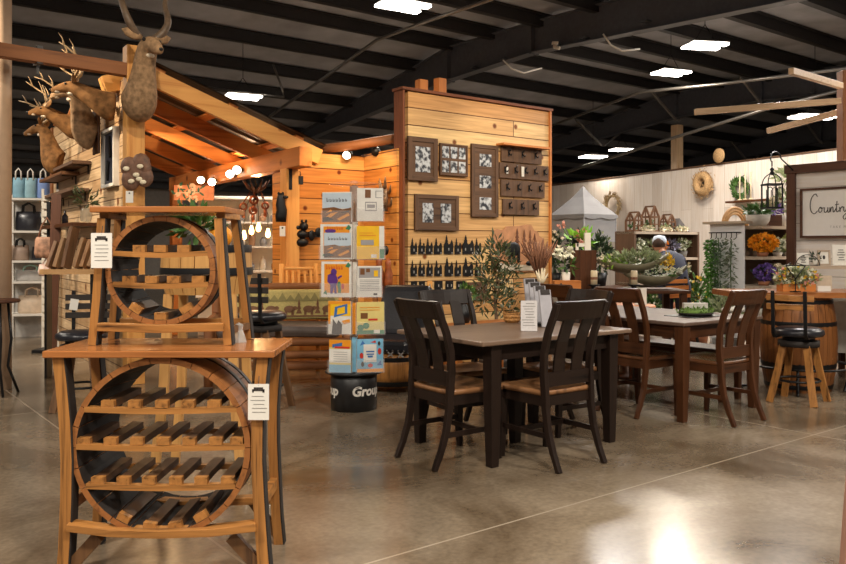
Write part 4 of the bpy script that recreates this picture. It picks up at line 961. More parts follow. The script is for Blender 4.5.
# copper pulley lamp in the cabin opening
p = pix(256, 184, 9.9); t = thing('pulley_chandelier', 'antler and copper pulley chandelier with glowing amber bulbs inside the cabin', 'chandelier', p)
M_cop = plain('aged_copper', rgb(128, 70, 42), .4, .6, var=.3)
MB().tube([(0, 0, .3), (0, 0, -.2)], .014, 8).build('rod', M_black, t)
for i in range(7):
    a = i * 2 * PI / 7; MB().tube([(0, 0, -.1), (.1 * math.cos(a), .1 * math.sin(a), -.05), (.17 * math.cos(a), .17 * math.sin(a), .05)], [.022, .016, .006], 6).build('antler', plain('dark_antler', rgb(84, 54, 36), .6, var=.4), t)
for x, z, r in ((-.15, -.28, .05), (-.02, -.2, .06), (.12, -.27, .05), (-.03, -.33, .055)):
    MB().lathe([(r * .55, -.02), (r, -.015), (r * .8, 0), (r, .015), (r * .55, .02), (r * .55, -.02)], 16, (x, -.03, z), Euler((PI / 2, 0, .3)).to_matrix(), cap=False).tube([(x, -.03, z + r), (x * .5, 0, z + .17)], .008, 5).tube([(x, -.03, z - r), (x, -.03, z - r - .09)], .022, 8).build('pulley', M_cop, t)
for px, py in ((244, 236), (251.5, 231), (258.5, 228), (268, 234)):
    b = pix(px, py, 9.9) - p
    MB().lathe([(0, -.05), (.026, -.035), (.034, 0), (.02, .045), (.014, .07), (0, .07)], 12, b).build('bulb', glow('amber_bulb', (1, .6, .22, 1), 9), t); MB().tube([b + Vector((0, 0, .06)), Vector((b.x, b.y, -.38)), Vector((b.x * .4, 0, -.12))], .005, 5).build('flex', M_black, t)
d = bpy.data.lights.new('amber_bulb_light', 'POINT'); d.energy = 14; d.color = (1, .6, .28); d.shadow_soft_size = .1
o = bpy.data.objects.new('amber_bulb_light', d); COL.objects.link(o); o.location = p + Vector((0, -.05, -.75))
area('booth_lamp_light', (-2.9, 11.4, 2.7), .8, 60, (1, .85, .66))
area('booth_lamp_light', (-3.0, 9.4, 2.75), .5, 40, (1, .62, .3))
# white shelving seen through the cabin opening
p = pix(252, 300, 12.0); t = thing('shelf_unit', 'white shelf unit with pale goods seen through the cabin opening', 'shelves', (p.x, 12.0, 0), .2)
MB().box((0, .22, 1.05), (1.6, .03, 2.1)).build('back_panel', M_white, t)
for i in range(6): MB().box((0, 0, .25 + .36 * i), (1.6, .42, .03)).build('shelf', M_white, t)
k = 0
for i in range(1, 5):
    for j in range(9):
        x = -.66 + .165 * j + RND.uniform(-.02, .02); hh = RND.uniform(.1, .24); q = Matrix.Translation((p.x, 12, 0)) @ Matrix.Rotation(.2, 4, 'Z') @ Vector((x, -.08, .266 + .36 * i))
        m = MB(); m.lathe([(.045, 0), (.055, hh * .4), (.05, hh * .7), (.025, hh * .85), (.025, hh)], 10)
        tag(m.build('jar', [plain('pale_ceramic', rgb(206, 196, 180), .4), plain('clay_jar', rgb(150, 112, 82), .5), plain('grey_jar', rgb(120, 118, 120), .4)][(i * 2 + j) % 3], loc=q), 'small pale or clay jar on the white shelves inside the cabin', 'jar', 'jars on the white shelves in the cabin')
def cw(px, py):
    q = hit(px, CNR, -VC); p = CNR - VC * q - UC * .0; p.z = H - (py - CY) / F * p.y; return p - UC * .06
# black bear cut-outs and planters on the alcove wall
def bear(label, px, py0, py1, Y, fn='bear_figure'):
    h = (py1 - py0) / F * Y; t = thing(fn, label, 'bear decoration', pix(px, py1, Y), .3, 'black bear decorations'); return t, h
t, h = bear('tall black bear silhouette hung on the eave post', 281, 193, 222, 8.58)
m = MB(); m.loft([((0, 0, 0), .055, .02), ((0, 0, h * .2), .062, .03), ((.01, 0, h * .42), .056, .03), ((-.005, 0, h * .6), .052, .028), ((.0, 0, h * .78), .045, .026), ((0, 0, h * .9), .04, .024), ((0, 0, h), .02, .012)], 12, (1, 0, 0))
m.ell((.045, -.01, h * .86), (.035, .02, .018)).ell((-.025, 0, h * .98), (.014, .012, .018)).ell((.02, 0, h * .98), (.014, .012, .018)); m.build('body', M_black, t)
t = thing('price_tag', 'white paper tag under the tall black bear on the eave post', 'tag', pix(282.5, 226, 8.55), .2, 'hanging paper price tags')
MB().box((0, 0, -.055), (.06, .002, .11)).build('card', M_paper, t); MB().ell((0, -.003, -.02), (.01, .002, .01), 8, 4).build('print', M_ink, t)
t, h = bear('black stacked bear pots on the alcove wall beside the post', 302, 220, 247, 8.72)
MB().ell((0, 0, h * .17), (.075, .05, h * .17)).ell((0, 0, h * .47), (.07, .05, h * .16)).build('body', M_black, t)
MB().ell((.02, 0, h * .76), (.05, .045, h * .17)).ell((-.0, 0, h * .95), (.015, .012, .02)).ell((.045, 0, h * .96), (.015, .012, .02)).build('head', M_black, t)
MB().ell((-.05, 0, h * .72), (.03, .03, .03)).ell((-.055, 0, h * .85), (.018, .018, .02)).build('cub', M_black, t)
t = thing('iron_bracket', 'dark iron leaf bracket on the alcove wall by the book stand', 'bracket', pix(314, 240, 8.85), .5)
MB().box((0, 0, .06), (.16, .012, .06)).ell((-.03, -.008, .05), (.04, .012, .06)).ell((.05, -.008, .09), (.04, .012, .05)).build('plate', M_black, t)
t = thing('hook_lantern', 'tiny black lantern hung high on the alcove wall by the eave', 'lantern', pix(300.5, 184, 8.72), .4)
MB().box((0, 0, .04), (.05, .05, .09)).tube([(0, 0, .09), (0, .01, .13), (0, .05, .15)], .006, 5).build('body', M_black, t)
t = thing('iron_ornament', 'round dark iron ornament on the alcove side wall', 'wall art', cw(391, 254), TC - PI / 2)
MB().lathe([(.0, 0), (.05, 0), (.055, .012), (0, .02)], 18, (0, 0, .04), Euler((PI / 2, 0, 0)).to_matrix()).build('disc', M_black, t)
t = thing('antler_cluster', 'shiny driftwood antler cluster hung beside the picture wall', 'wall art', cw(390, 216), TC - PI / 2)
m = MB(); bases = []
for i in range(16):
    a = RND.uniform(0, 2 * PI); p = Vector((RND.uniform(-.06, .06), RND.uniform(-.03, .03), RND.uniform(.06, .3))); d = Vector((math.cos(a), -.4, math.sin(a) * .8))
    m.tube([p, p + d * .05, p + d * .09 + Vector((0, 0, .03)), p + d * .12 + Vector((0, 0, .07))], [.022, .02, .013, .004], 6)
m.tube([(0, 0, .05), (0.01, 0, .2), (0, 0, .42)], [.03, .03, .008], 7); m.build('branches', plain('silver_driftwood', rgb(122, 98, 76), .35, .3, var=.5, scale=30), t)
for i, (px, py0, py1, lab) in enumerate(((379, 256, 292, 'taller carved wooden figure beside the leather chair'), (388, 258, 290, 'shorter carved wooden figure against the picture wall'))):
    Y = 8.3; h = (py1 - py0) / F * Y; t = thing('carved_figure', lab, 'carving', pix(px, py1, Y), i)
    MB().loft([((0, 0, 0), .05, .05), ((0, 0, h * .25), .045, .05), ((.01, 0, h * .5), .05, .045), ((0, 0, h * .72), .028, .03), ((0, 0, h * .85), .036, .036), ((0, 0, h), .012, .012)], 10, (1, 0, 0)).build('body', plain('orange_carving', rgb(150, 76, 32), .4, var=.4, scale=20), t)
c = pix(384, 292, 8.3); t = thing('log_stand', 'wooden log stand holding the carved figures', 'stand', (c.x, 8.3, 0))
MB().box((0, 0, c.z - .02), (.26, .22, .04)).build('top', cedar('X'), t)
for s in (-1, 1): MB().box((s * .09, 0, (c.z - .04) / 2), (.05, .16, c.z - .04)).build('leg', cedar('Z'), t)
# floral panel and field glasses at the far end of the eave beam
q = HP + VC * 2.55 - UC * .14; t = thing('floral_banner', 'floral cloth banner hung on the far end of the eave beam', 'banner', (q.x, q.y, H + 46 / F * q.y), .15)
MB().box((-.08, 0, .11), (.52, .03, .2)).build('cloth', plain('peach_cloth', rgb(222, 150, 118), .7, var=.15), t)
m = MB()
for i in range(20): m.leaf((RND.uniform(-.32, .0), -.018, RND.uniform(.02, .2)), (RND.uniform(-1, 1), -.02, RND.uniform(-1, 1)), .09, .05, Vector((0, 1, 0)))
m.build('leaf_pattern', plain('teal_print', rgb(60, 110, 96), .7), t)
m = MB().box((-.16, -.0175, .11), (.3, .002, .012))
for i in range(14): m.leaf((RND.uniform(-.32, .0), -.021, RND.uniform(.02, .2)), (RND.uniform(-1, 1), -.02, RND.uniform(-1, 1)), .08, .06, Vector((0, 1, 0)))
m.build('floral_pattern', plain('coral_print', rgb(230, 210, 190), .7), t)

# ================================================================ lounge in front of the alcove
def log_sofa():
    p = pix(284, 345, 8.15); t = thing('log_futon', 'rustic log sofa with bear-print back cushion and grey leather seat', 'sofa', (p.x, 8.0, 0), .12)
    wl = 1.3; lg = log_w('X')
    for z, y in ((.2, -.42), (.43, -.45), (.31, -.44), (.93, .12), (.14, .1)): MB().tube([(-wl / 2, y, z), (wl / 2, y, z)], .038, 10).build('log_rail', lg, t)
    for s in (-1, 1):
        for y, h in ((-.42, .62), (.12, .95)): MB().tube([(s * wl / 2, y, 0), (s * wl / 2, y, h)], .045, 10).build('leg', log_w('Z'), t)
        MB().tube([(s * wl / 2, -.46, .62), (s * wl / 2, .14, .64)], .042, 10).build('arm', log_w('Y'), t)
        for k in range(3): MB().tube([(s * wl / 2, -.28 + .14 * k, .3), (s * wl / 2, -.28 + .14 * k, .6)], .02, 8).build('arm_spindle', log_w('Z'), t)
    m = MB(); m.rib([(-.58, -.2, .52), (0, -.2, .535), (.58, -.2, .52)], .52, .12, (0, 1, 0)); m.build('seat_cushion', plain('grey_brown_leather', rgb(92, 80, 74), .35, var=.15), t, bevel=.05)
    m = MB(); m.box((0, .05, .75), (1.14, .12, .3), rx=-.14); m.build('back_cushion', [plain('woven_tan', rgb(196, 178, 112), .85, var=.12, scale=60)], t, bevel=.03)
    m = MB(); T = Matrix.Translation((0, .05, .75)) @ Matrix.Rotation(-.14, 4, 'X') @ Matrix.Scale(.72, 4, (0, 0, 1))
    def on(poly): m.prism(poly, .004, T @ Matrix.Translation((0, -.066, 0)))
    for x in (-.46, -.28, -.1, .08, .27, .46):
        on(blob(x, -.07, .056, .05)); on(blob(x + .055, -.055, .024, .03, 8)); on(R_(x - .045, -.15, x - .02, -.08)); on(R_(x + .02, -.15, x + .045, -.08))
    for x in (-.37, -.19, .175, .36): 
        for j in range(3): on([(x - .03 + .008 * j, -.13 + .06 * j), (x + .03 - .008 * j, -.13 + .06 * j), (x, -.04 + .06 * j)])
    on(R_(-.57, -.175, .57, -.155)); m.build('bear_print', plain('print_brown', rgb(84, 66, 48), .8), t)
    m = MB()
    for i in range(14): x = -.55 + .08 * i; m.prism([(x - .05, .04), (x + .05, .04), (x, .13 + .03 * (i % 2))], .003, T @ Matrix.Translation((0, -.0655, 0)))
    m.build('hill_print', plain('print_moss', rgb(150, 138, 88), .85), t)
log_sofa()
p = pix(388, 384, 7.55); t = thing('leather_chair', 'black tufted leather lounge chair with barrel wood base beside the book stand', 'armchair', (p.x + .04, 7.6, 0), -.35)
m = MB(); m.rib([(0, .28, .44), (0, .34, .66), (0, .42, .95)], [.56, .54, .5], [.2, .18, .12], (1, 0, 0)); m.build('backrest', M_leather, t, bevel=.04, sub=1)
MB().box((0, -.02, .42), (.57, .62, .13)).build('seat', M_leather, t, bevel=.045)
m = MB()
for i in range(12): m.ell((-.3 + .6 * i / 11, -.332, .39), (.009, .006, .009), 6, 4)
m.build('nailhead', M_steel, t)
MB().lathe([(.30, .04), (.34, .14), (.35, .24), (.34, .34), (.32, .35), (0, .35)], 26).build('base', [stave('Z')], t)
for z in (.08, .3): MB().lathe([(.345, z - .022), (.352, z), (.35, z + .022)], 26, cap=False).build('hoop', M_black, t)
m = MB()
for i in range(7):
    for s in (-1, 1): m.bar((-.3 + .1 * i, -.354, .36 + .02 * s), (-.25 + .1 * i, -.354, .36 - .02 * s), .012, .004, (0, 0, 1))
m.build('lacing', M_grey, t)
# ladder-back rocker in the alcove
p = pix(303, 293, 8.75); t = thing('log_rocker', 'small peeled-log chair in the alcove behind the log sofa', 'chair', (p.x, 8.5, 0), .3)
for x in (-.14, -.07, .0, .07, .14): MB().tube([(x, .0, .75), (x * .9, .06, 1.08)], .016, 7).build('spindle', pine('Z'), t)
for s in (-1, 1): MB().tube([(s * .2, 0, 0), (s * .2, 0, .7), (s * .18, .07, 1.15)], .025, 8).build('back_post', pine('Z'), t)
MB().tube([(-.19, .07, 1.1), (.19, .07, 1.1)], .02, 8).tube([(-.2, 0, .74), (.2, 0, .74)], .02, 8).build('back_rail', pine('X'), t)
MB().tube([(-.2, 0, .42), (.2, 0, .42)], .025, 8).build('seat_rail', pine('X'), t)

# ================================================================ behind the wine racks
p = pix(207, 300, 4.7); t = thing('barrel_bar', 'half whisky barrel bar on stave legs behind the small wine rack', 'barrel', (p.x, 4.7, 0))
BZ = 1.06; n = 20; m = MB()
for i in range(n):
    a0, a1 = 2 * PI * i / n + .01, 2 * PI * (i + 1) / n - .01; vs = []
    for r, z in ((.235, BZ), (.262, BZ + .12), (.255, BZ + .28)):
        for a in (a0, a1): vs.append((r * math.cos(a), r * math.sin(a), z))
        for a in (a1, a0): vs.append(((r - .025) * math.cos(a), (r - .025) * math.sin(a), z))
    m.add(vs, [(0, 1, 2, 3), (11, 10, 9, 8)] + [(4 * j + k, 4 * j + (k + 1) % 4, 4 * j + 4 + (k + 1) % 4, 4 * j + 4 + k) for j in range(2) for k in range(4)])
m.build('barrel', wood('light_barrel', rgb(150, 104, 56), rgb(206, 156, 92), 'Z', .45, 24, .06), t)
for z, r in ((BZ + .13, .265), (BZ + .26, .258)): MB().lathe([(r, z - .022), (r + .002, z), (r - .001, z + .022)], 32, cap=False).build('hoop', M_black, t)
MB().lathe([(0, BZ + .01), (.232, BZ + .01), (.232, BZ + .03), (0, BZ + .03)], 24).build('floor_board', stave('X'), t)
for sx in (-1, 1):
    for sy in (-1, 1): MB().rib([(sx * .18, sy * .14, 1.06), (sx * .2, sy * .17, .5), (sx * .25, sy * .2, 0)], .05, .035, (1, 0, 0)).build('leg', wood('light_barrel', rgb(150, 104, 56), rgb(206, 156, 92), 'Z', .45, 24, .06), t)
t = thing('leafy_arrangement', 'green leaves and an orange gourd inside the half barrel behind the small wine rack', 'plant', (p.x - .02, 4.7, BZ + .031))
MB().leaves((-.04, 0, .36), (.13, .11, .07), 110, .1, .04, .3).build('foliage', M_green, t); MB().tube([(0, 0, 0), (-.03, 0, .3)], .01, 6).build('stem', M_dried, t)
MB().ell((.1, -.02, .3), (.075, .075, .07), 12, 8).tube([(.1, -.02, .0), (.1, -.02, .27)], .012, 6).build('gourd', M_orange, t)
# ================================================================ far left corner
p = gnd(30, 345); t = thing('metal_shelving', 'white metal shelving with bags at the far left', 'shelves', (pix(28, 300, 11.6).x, 11.7, 0), .25)
sw = .58
zz = [.35, .82, 1.12, 1.55, 2.02]
for s in (-1, 1):
    for y in (-.18, .18): MB().box((s * sw / 2, y, 1.05), (.03, .03, 2.1)).build('upright', M_white, t)
for z in zz: MB().box((0, 0, z), (sw, .4, .03)).build('shelf', M_white, t)
MB().box((0, .2, 1.05), (sw, .02, 2.1)).build('back_panel', plain('grey_mesh', rgb(176, 172, 166), .6), t)
SM = Matrix.Translation(t.location) @ Matrix.Rotation(.25, 4, 'Z')
def bag(label, x, z, w, h, d, mat, hm, y=-.03, handles=2):
    b = thing('handbag', label, 'bag', SM @ Vector((x, y, z + .0155)), .25, 'bags on the white shelving')
    m = MB(); m.loft([((0, 0, 0), w * .46, d * .46), ((0, 0, h * .1), w * .5, d * .5), ((0, 0, h * .6), w * .49, d * .42), ((0, 0, h), w * .46, d * .3)], 16, (1, 0, 0)); m.build('body', mat, b)
    for s in (-1, 1)[:handles]: MB().tube([(-w * .22, s * d * .25, h * .9), (-w * .2, s * d * .25, h * 1.3), (0, s * d * .25, h * 1.45), (w * .2, s * d * .25, h * 1.3), (w * .22, s * d * .25, h * .9)], .011, 6).build('handle', hm, b)
M_beige, M_greyf, M_mint = plain('beige_rubber', rgb(206, 184, 160), .6), plain('grey_felt', rgb(172, 168, 164), .8), plain('mint_fabric', rgb(150, 186, 176), .8)
bag('beige tote bag with two arched handles, lowest on the white shelving', .02, .35, .4, .26, .2, M_beige, M_beige)
bag('pale grey tote on the second white shelf', -.0, .82, .42, .16, .2, M_greyf, M_mint)
bag('black handbag beside the light one on the third white shelf', .13, 1.12, .24, .2, .16, M_leather, M_black)
bag('light brown handbag on the third white shelf', -.14, 1.12, .24, .22, .16, plain('taupe_leather', rgb(150, 128, 112), .5), M_black)
bag('bulky black bag on the upper white shelf', -.03, 1.55, .36, .28, .2, M_leather, M_black)
for i, (x, c_) in enumerate(((-.16, (120, 160, 178)), (.0, (134, 168, 178)), (.17, (112, 136, 186)))):
    bag(['teal shopping bag at the left on top of the white shelving', 'pale green shopping bag in the middle on top of the white shelving', 'blue shopping bag at the right on top of the white shelving'][i], x, 2.02, .17, .3, .12, plain('shopping_bag_%d' % i, rgb(*c_), .7), M_white, handles=1)
p = pix(50, 300, 10.6); t = thing('slat_stand', 'white slatted display stand beside the shelving', 'stand', (p.x, 10.6, 0), .3)
for i in range(17): MB().box((0, 0, .3 + .105 * i), (.2, .03, .075)).build('slat', M_white, t)
for s in (-1, 1): MB().box((s * .09, .03, 1.05), (.03, .03, 2.1)).build('upright', M_white, t)
b = thing('handbag', 'cream and brown patterned handbag hanging before the slatted stand', 'bag', pix(47, 258, 9.9), .2)
MB().loft([((0, 0, 0), .13, .06), ((0, 0, .06), .15, .08), ((0, 0, .22), .14, .05), ((0, 0, .26), .12, .03)], 14, (1, 0, 0)).build('body', plain('hide_pattern', rgb(150, 112, 90), .7, var=.55, scale=14), b)
MB().tube([(-.1, 0, .25), (-.06, 0, .4), (.0, 0, .5), (.06, 0, .4), (.1, 0, .25)], .012, 6).build('handle', M_dried, b)
b = thing('handbag', 'small pink and white handbag below the patterned one', 'bag', pix(48, 276, 9.9), .2)
MB().loft([((0, 0, 0), .1, .05), ((0, 0, .05), .12, .06), ((0, 0, .15), .1, .03)], 14, (1, 0, 0)).tube([(-.07, 0, .14), (0, 0, .24), (.07, 0, .14)], .01, 6).build('body', plain('pale_pink', rgb(204, 176, 166), .6, var=.2), b)
p = pix(49, 262, 10.15); tag(MB().box((0, 0, .95), (.04, .04, 1.9)).box((0, -.08, 1.62), (.03, .2, .03)).box((0, -.08, 1.29), (.03, .2, .03)).box((0, 0, .02), (.3, .3, .04)).build('bag_post', M_black, loc=(p.x, 10.15, 0)), 'black post with pegs holding the hanging handbags', 'display stand')
# tall plank, ledge with leaning boards
a = pix(53, 232, 9.4); tag(MB().bar((0, 0, 0), (.06, 0, 1.95), .11, .035, (1, 0, 0)).build('tall_plank', wood('dark_stain', rgb(58, 34, 24), rgb(92, 58, 42), 'Z'), loc=(a.x - .02, 9.4, 0), rz=.2), 'tall dark plank leaning upright at the end of the trophy wall', 'plank')
c = pix(71, 269, 8.2); t = thing('live_edge_table', 'live-edge wood console with leaning boards left of the wine racks', 'table', (c.x, 8.2, 0), .15)
m = MB(); pts = [(-.27, -.12), (-.1, -.15), (.1, -.13), (.27, -.14), (.28, .11), (-.28, .12)]
m.prism(pts, .05, Matrix.Translation((0, 0, c.z)) @ Matrix.Rotation(-PI / 2, 4, 'X')); m.build('top', wood('blond_slab', rgb(150, 108, 68), rgb(206, 164, 114), 'X'), t)
for s in (-1, 1): MB().box((s * .22, 0, (c.z - .05) / 2), (.022, .18, c.z - .05)).build('leg', M_black, t)
KM = Matrix.Translation((c.x, 8.2, 0)) @ Matrix.Rotation(.15, 4, 'Z')
for i, (x, h, mt) in enumerate(((-.2, .26, 0), (-.13, .3, 1), (-.05, .42, 0), (.06, .3, 1), (.13, .28, 2), (.2, .26, 1))):
    m = MB().bar((x, .0, .004), (x + .07, .06, h), .035, .16, (1, -.2, 0))
    o = m.build('cutting_board', [wood('umber_board', rgb(84, 60, 44), rgb(134, 100, 74), 'Z'), wood('tan_board', rgb(120, 88, 60), rgb(176, 138, 100), 'Z'), wood('fawn_board', rgb(140, 100, 66), rgb(190, 146, 104), 'Z')][mt], loc=(c.x, 8.2, c.z + .006), rz=.15)
    tag(o, 'wooden board leaning on the live-edge console, %s from the left' % ['first', 'second', 'third and tallest', 'fourth', 'fifth', 'sixth'][i], 'board', 'boards leaning on the live-edge console')
# little round table at the picture's left edge
p = gnd(4, 362); t = thing('side_table', 'small dark round metal table cut by the left edge', 'table', (pix(-4, 300, 7.2).x, 7.2, 0))
MB().lathe([(0, .83), (.19, .83), (.2, .845), (.19, .86), (0, .86)], 28).build('top', wood('dark_stain', rgb(58, 34, 24), rgb(92, 58, 42), 'X'), t)
for i in range(4):
    a = PI / 4 + i * PI / 2; MB().tube([(.1 * math.cos(a), .1 * math.sin(a), .83), (.13 * math.cos(a), .13 * math.sin(a), .5), (.1 * math.cos(a), .1 * math.sin(a), .25), (.19 * math.cos(a), .19 * math.sin(a), 0)], .012, 6).build('leg', M_black, t)
# ================================================================ on and behind the near table
TM = lambda x, y: T1C + U2 * x + V2 * y
c = pix(529, 332, 5.3); t = thing('price_sign', 'white card in a clear stand on the near dining table', 'sign', (c.x, 5.3, .7705), -.05)
MB().box((0, 0, .104), (.108, .006, .2)).build('card', plain('speckled_card', rgb(214, 210, 210), .4, var=.08, scale=60), t)
m = MB()
for i in range(9): m.box((RND.uniform(-.01, .01), -.0035, .185 - .018 * i), (RND.uniform(.05, .085), .001, .005))
m.build('print', M_grey, t); MB().box((0, .0, .003), (.11, .06, .006)).build('foot', M_clear, t)
c = pix(512, 322, 5.95); t = thing('basket', 'small woven basket with a thin hoop handle on the near dining table', 'basket', (c.x, 5.95, .7705))
m = MB(); m.lathe([(0, .0), (.05, 0), (.06, .03), (.066, .07)], 18).lathe([(.066, .07), (.06, .07), (.052, .02), (0, .012)], 18)
for k in range(3): m.lathe([(.058 + .003 * k, .012 + .024 * k), (.066 + .003 * k, .02 + .024 * k), (.06 + .003 * k, .028 + .024 * k)], 18, cap=False)
m.build('bowl', plain('wicker', rgb(176, 124, 66), .6, var=.45, scale=70, bump=.5), t)
MB().tube([(.064 * math.cos(q), 0, .06 + .12 * math.sin(q)) for q in [PI * i / 12 for i in range(13)]], .004, 6).build('handle', plain('wicker', rgb(176, 124, 66)), t)
for i, (px, y0, y1, Y) in enumerate(((531, 277, 320, 6.05), (536, 283, 324, 5.9), (541, 289, 328, 5.75), (546, 294, 334, 5.6))):
    c = pix(px, y1, Y); h = .32 - .02 * i; t = thing('sample_board', 'grey wood sample board leaning on the near table, %s in the row' % ['first and rearmost', 'second', 'third', 'fourth and nearest'][i], 'sample board', (c.x, Y, .7715), .5, 'grey sample boards on the near table')
    MB().box((0, .0, h / 2), (.1, .012, h), rx=-.16).build('board', plain('grey_sample', rgb(176, 174, 180), .45, var=.1), t); MB().box((0, h * .45 * .16 - .009, h * .93), (.08, .003, .035), rx=-.16).build('label_strip', M_ink, t)
    MB().box((0, .05, .015), (.08, .14, .02)).build('foot', M_black, t)
# olive tree, flower vase and the low bench they stand by
p = pix(496, 320, 7.3); t = thing('olive_tree', 'potted olive tree with a thin trunk before the picture wall', 'tree', (p.x, 7.3, 0))
MB().lathe([(0, 0), (.13, 0), (.16, .3), (.155, .32), (.13, .31), (0, .3)], 24).build('pot', plain('dark_pot', rgb(60, 54, 50), .5), t)
m = MB(); m.tube([(0, 0, .3), (.01, 0, .6), (-.01, .01, .85), (.01, 0, 1.05)], [.02, .017, .014, .01], 8)
for i in range(9):
    a = i * 2.4; z = .68 + .06 * i; m.tube([(0, 0, z), (.1 * math.cos(a), .1 * math.sin(a), z + .13), (.17 * math.cos(a), .17 * math.sin(a), z + .24)], [.008, .006, .003], 5)
m.build('trunk', plain('olive_bark', rgb(122, 98, 74), .8), t)
m = MB()
for i in range(12):
    a = i * 2.4; z = .78 + .045 * i; r = .17 + .03 * math.sin(i)
    m.leaves((r * .75 * math.cos(a), r * .75 * math.sin(a), z), (.1, .1, .11), 56, .075, .02, .5, .2)
m.leaves((0, 0, 1.3), (.09, .09, .15), 60, .075, .02, .7, .2); m.build('foliage', M_olive, t)
p = pix(478, 320, 7.0); t = thing('low_bench', 'low honey-wood bench by the olive tree at the picture wall', 'bench', (.47, 6.74, 0), TH)
MB().box((0, 0, .67), (.75, .28, .045)).build('seat', cedar('X'), t, bevel=.004)
for sx in (-1, 1):
    for sy in (-1, 1): MB().box((sx * .32, sy * .1, .324), (.06, .06, .647)).build('leg', cedar('Z'), t)
p = pix(463, 326, 6.72); t = thing('flower_vase', 'round black vase of green and white flowers behind the near table', 'vase', (p.x, 6.72, .6935))
MB().lathe([(0, 0), (.05, .0), (.075, .05), (.07, .11), (.035, .15), (.035, .165)], 22).build('vase', M_black, t)
MB().leaves((0.02, 0, .24), (.08, .07, .06), 50, .06, .03, .3).build('foliage', M_green, t); MB().blooms((.04, -.02, .25), (.06, .05, .05), 12, .03).tube([(0, 0, .13), (.04, -.02, .25)], .006, 5).build('blossoms', plain('lime_petals', rgb(196, 204, 120), .6, var=.2), t)
# ================================================================ on the walnut table
c = pix(698, 313, 6.55); t = thing('moss_tray', 'oval moss tray with a pale block on a dark mat on the walnut table', 'tray', (c.x, 6.62, .7602), TT)
MB().box((0, 0, .003), (.42, .3, .005)).build('mat', M_blkp, t)
MB().lathe([(0, .006), (.12, .006), (.15, .03), (.0, .03)], 24).build('dish', M_char, t)
m = MB(); m.ell((0, 0, .035), (.15, .12, .03), 14, 6); m.leaves((0, 0, .04), (.16, .13, .03), 220, .03, .018, .6); m.build('moss', M_moss, t)
MB().box((.0, 0, .085), (.2, .05, .045), rz=-.6).build('block', plain('pale_stone', rgb(190, 184, 176), .6), t, bevel=.004)
c = pix(732, 310, 6.95); tag(MB().ell((0, 0, .025), (.1, .07, .025), 12, 6).ell((.06, .02, .03), (.06, .05, .03), 10, 6).build('folded_napkin', plain('linen', rgb(196, 190, 180), .9, var=.1), loc=(c.x, 6.95, .7605)), 'crumpled pale linen napkin beside the moss tray', 'napkin')
# ================================================================ console with candles, trays, crate
CM = M_ttop2
t = thing('console_table', 'brown console table behind the walnut chairs carrying candles and plants', 'table', (2.12, 9.3, 0))
MB().box((0, 0, .825), (1.75, .75, .035)).build('top', walnut('X'), t, bevel=.004)
for sx in (-1, 1):
    for sy in (-1, 1): MB().box((sx * .8, sy * .32, .404), (.07, .07, .807)).build('leg', walnut('Z'), t)
CT = .8435
for i, px in enumerate((594, 634)):
    c = pix(px, 285, 9.0); t = thing('candle_holder', ['cream pillar candle with a twine band on a black holder, left of the two', 'cream pillar candle with a twine band on a black holder, right of the two'][i], 'candle', (c.x, 9.0, CT), 0, 'pillar candles on the console')
    MB().lathe([(0, 0), (.06, 0), (.058, .012), (.03, .02), (.03, .04), (.07, .055), (.07, .065), (0, .065)], 20).build('holder', M_black, t)
    MB().lathe([(0, .0655), (.038, .0655), (.038, .215), (.03, .222), (0, .216)], 18).build('candle', plain('ivory_wax', rgb(222, 204, 170), .5, var=.05), t)
    MB().lathe([(.0388, .12), (.0395, .13), (.0388, .15)], 18, cap=False).build('twine_band', M_dried, t); MB().tube([(0, 0, .216), (0, 0, .24)], .003, 5).build('wick', M_ink, t)
def plant(name, label, cat, px, py, Y, potm, pr, ph, fol, group=None, z=None, base=None):
    """pot + foliage parts; fol: list of (part name, material, fn)"""
    c = pix(px, py, Y); t = thing(name, label, cat, (c.x, Y, c.z if z is None else z), 0, group)
    if potm: MB().lathe([(0, 0), (pr * .75, 0), (pr, ph), (pr * .9, ph), (pr * .85, ph * .92), (0, ph * .9)], 18).build('pot', potm, t)
    for nm, m_, f in fol: m = MB(); f(m); m.build(nm, m_, t)
    return t
# two-tier leaf tray stand
c = pix(632, 290, 9.3); t = thing('tiered_tray', 'two-tier grey-green leaf tray heaped with sage and white sprigs', 'tray stand', (c.x, 9.3, CT))
def leafdish(cx, z, L, Wd, mat, rz):
    m = MB(); vs = []; n = 14
    for i in range(n + 1):
        q = -1 + 2 * i / n; w = Wd * (1 - abs(q) ** 2.2) + .004; zz = -.07 + .2 * q * q * (1.0 if q > 0 else .7)
        for j in range(7): r = -1 + 2 * j / 6; vs.append((q * L, r * w, zz + (.11 * r * r) * (1 - q * q * .6)))
    m.add(vs, [(i * 7 + j, i * 7 + j + 1, i * 7 + j + 8, i * 7 + j + 7) for i in range(n) for j in range(6)], True)
    o = m.build('dish', mat, t, (cx, 0, z), rz); s = o.modifiers.new('wall', 'SOLIDIFY'); s.thickness = .012; return o
M_dish = plain('grey_green_metal', rgb(126, 120, 96), .5, var=.1)
leafdish(0, .24, .42, .2, M_dish, -.05); leafdish(.27, .1, .38, .15, M_dish, .1)
MB().tube([(0, 0, 0), (0, 0, .2)], .03, 10).lathe([(0, 0), (.12, 0), (.1, .02), (0, .03)], 18).build('stem', M_dish, t)
m = MB(); m.leaves((.03, 0, .33), (.34, .16, .09), 560, .07, .032, .5); m.build('sage_sprigs', M_sage, t)
MB().leaves((-.2, -.05, .31), (.14, .1, .06), 90, .06, .03, .5).build('bright_leaves', plain('bright_green', rgb(134, 172, 60), .5, var=.25, scale=40), t)
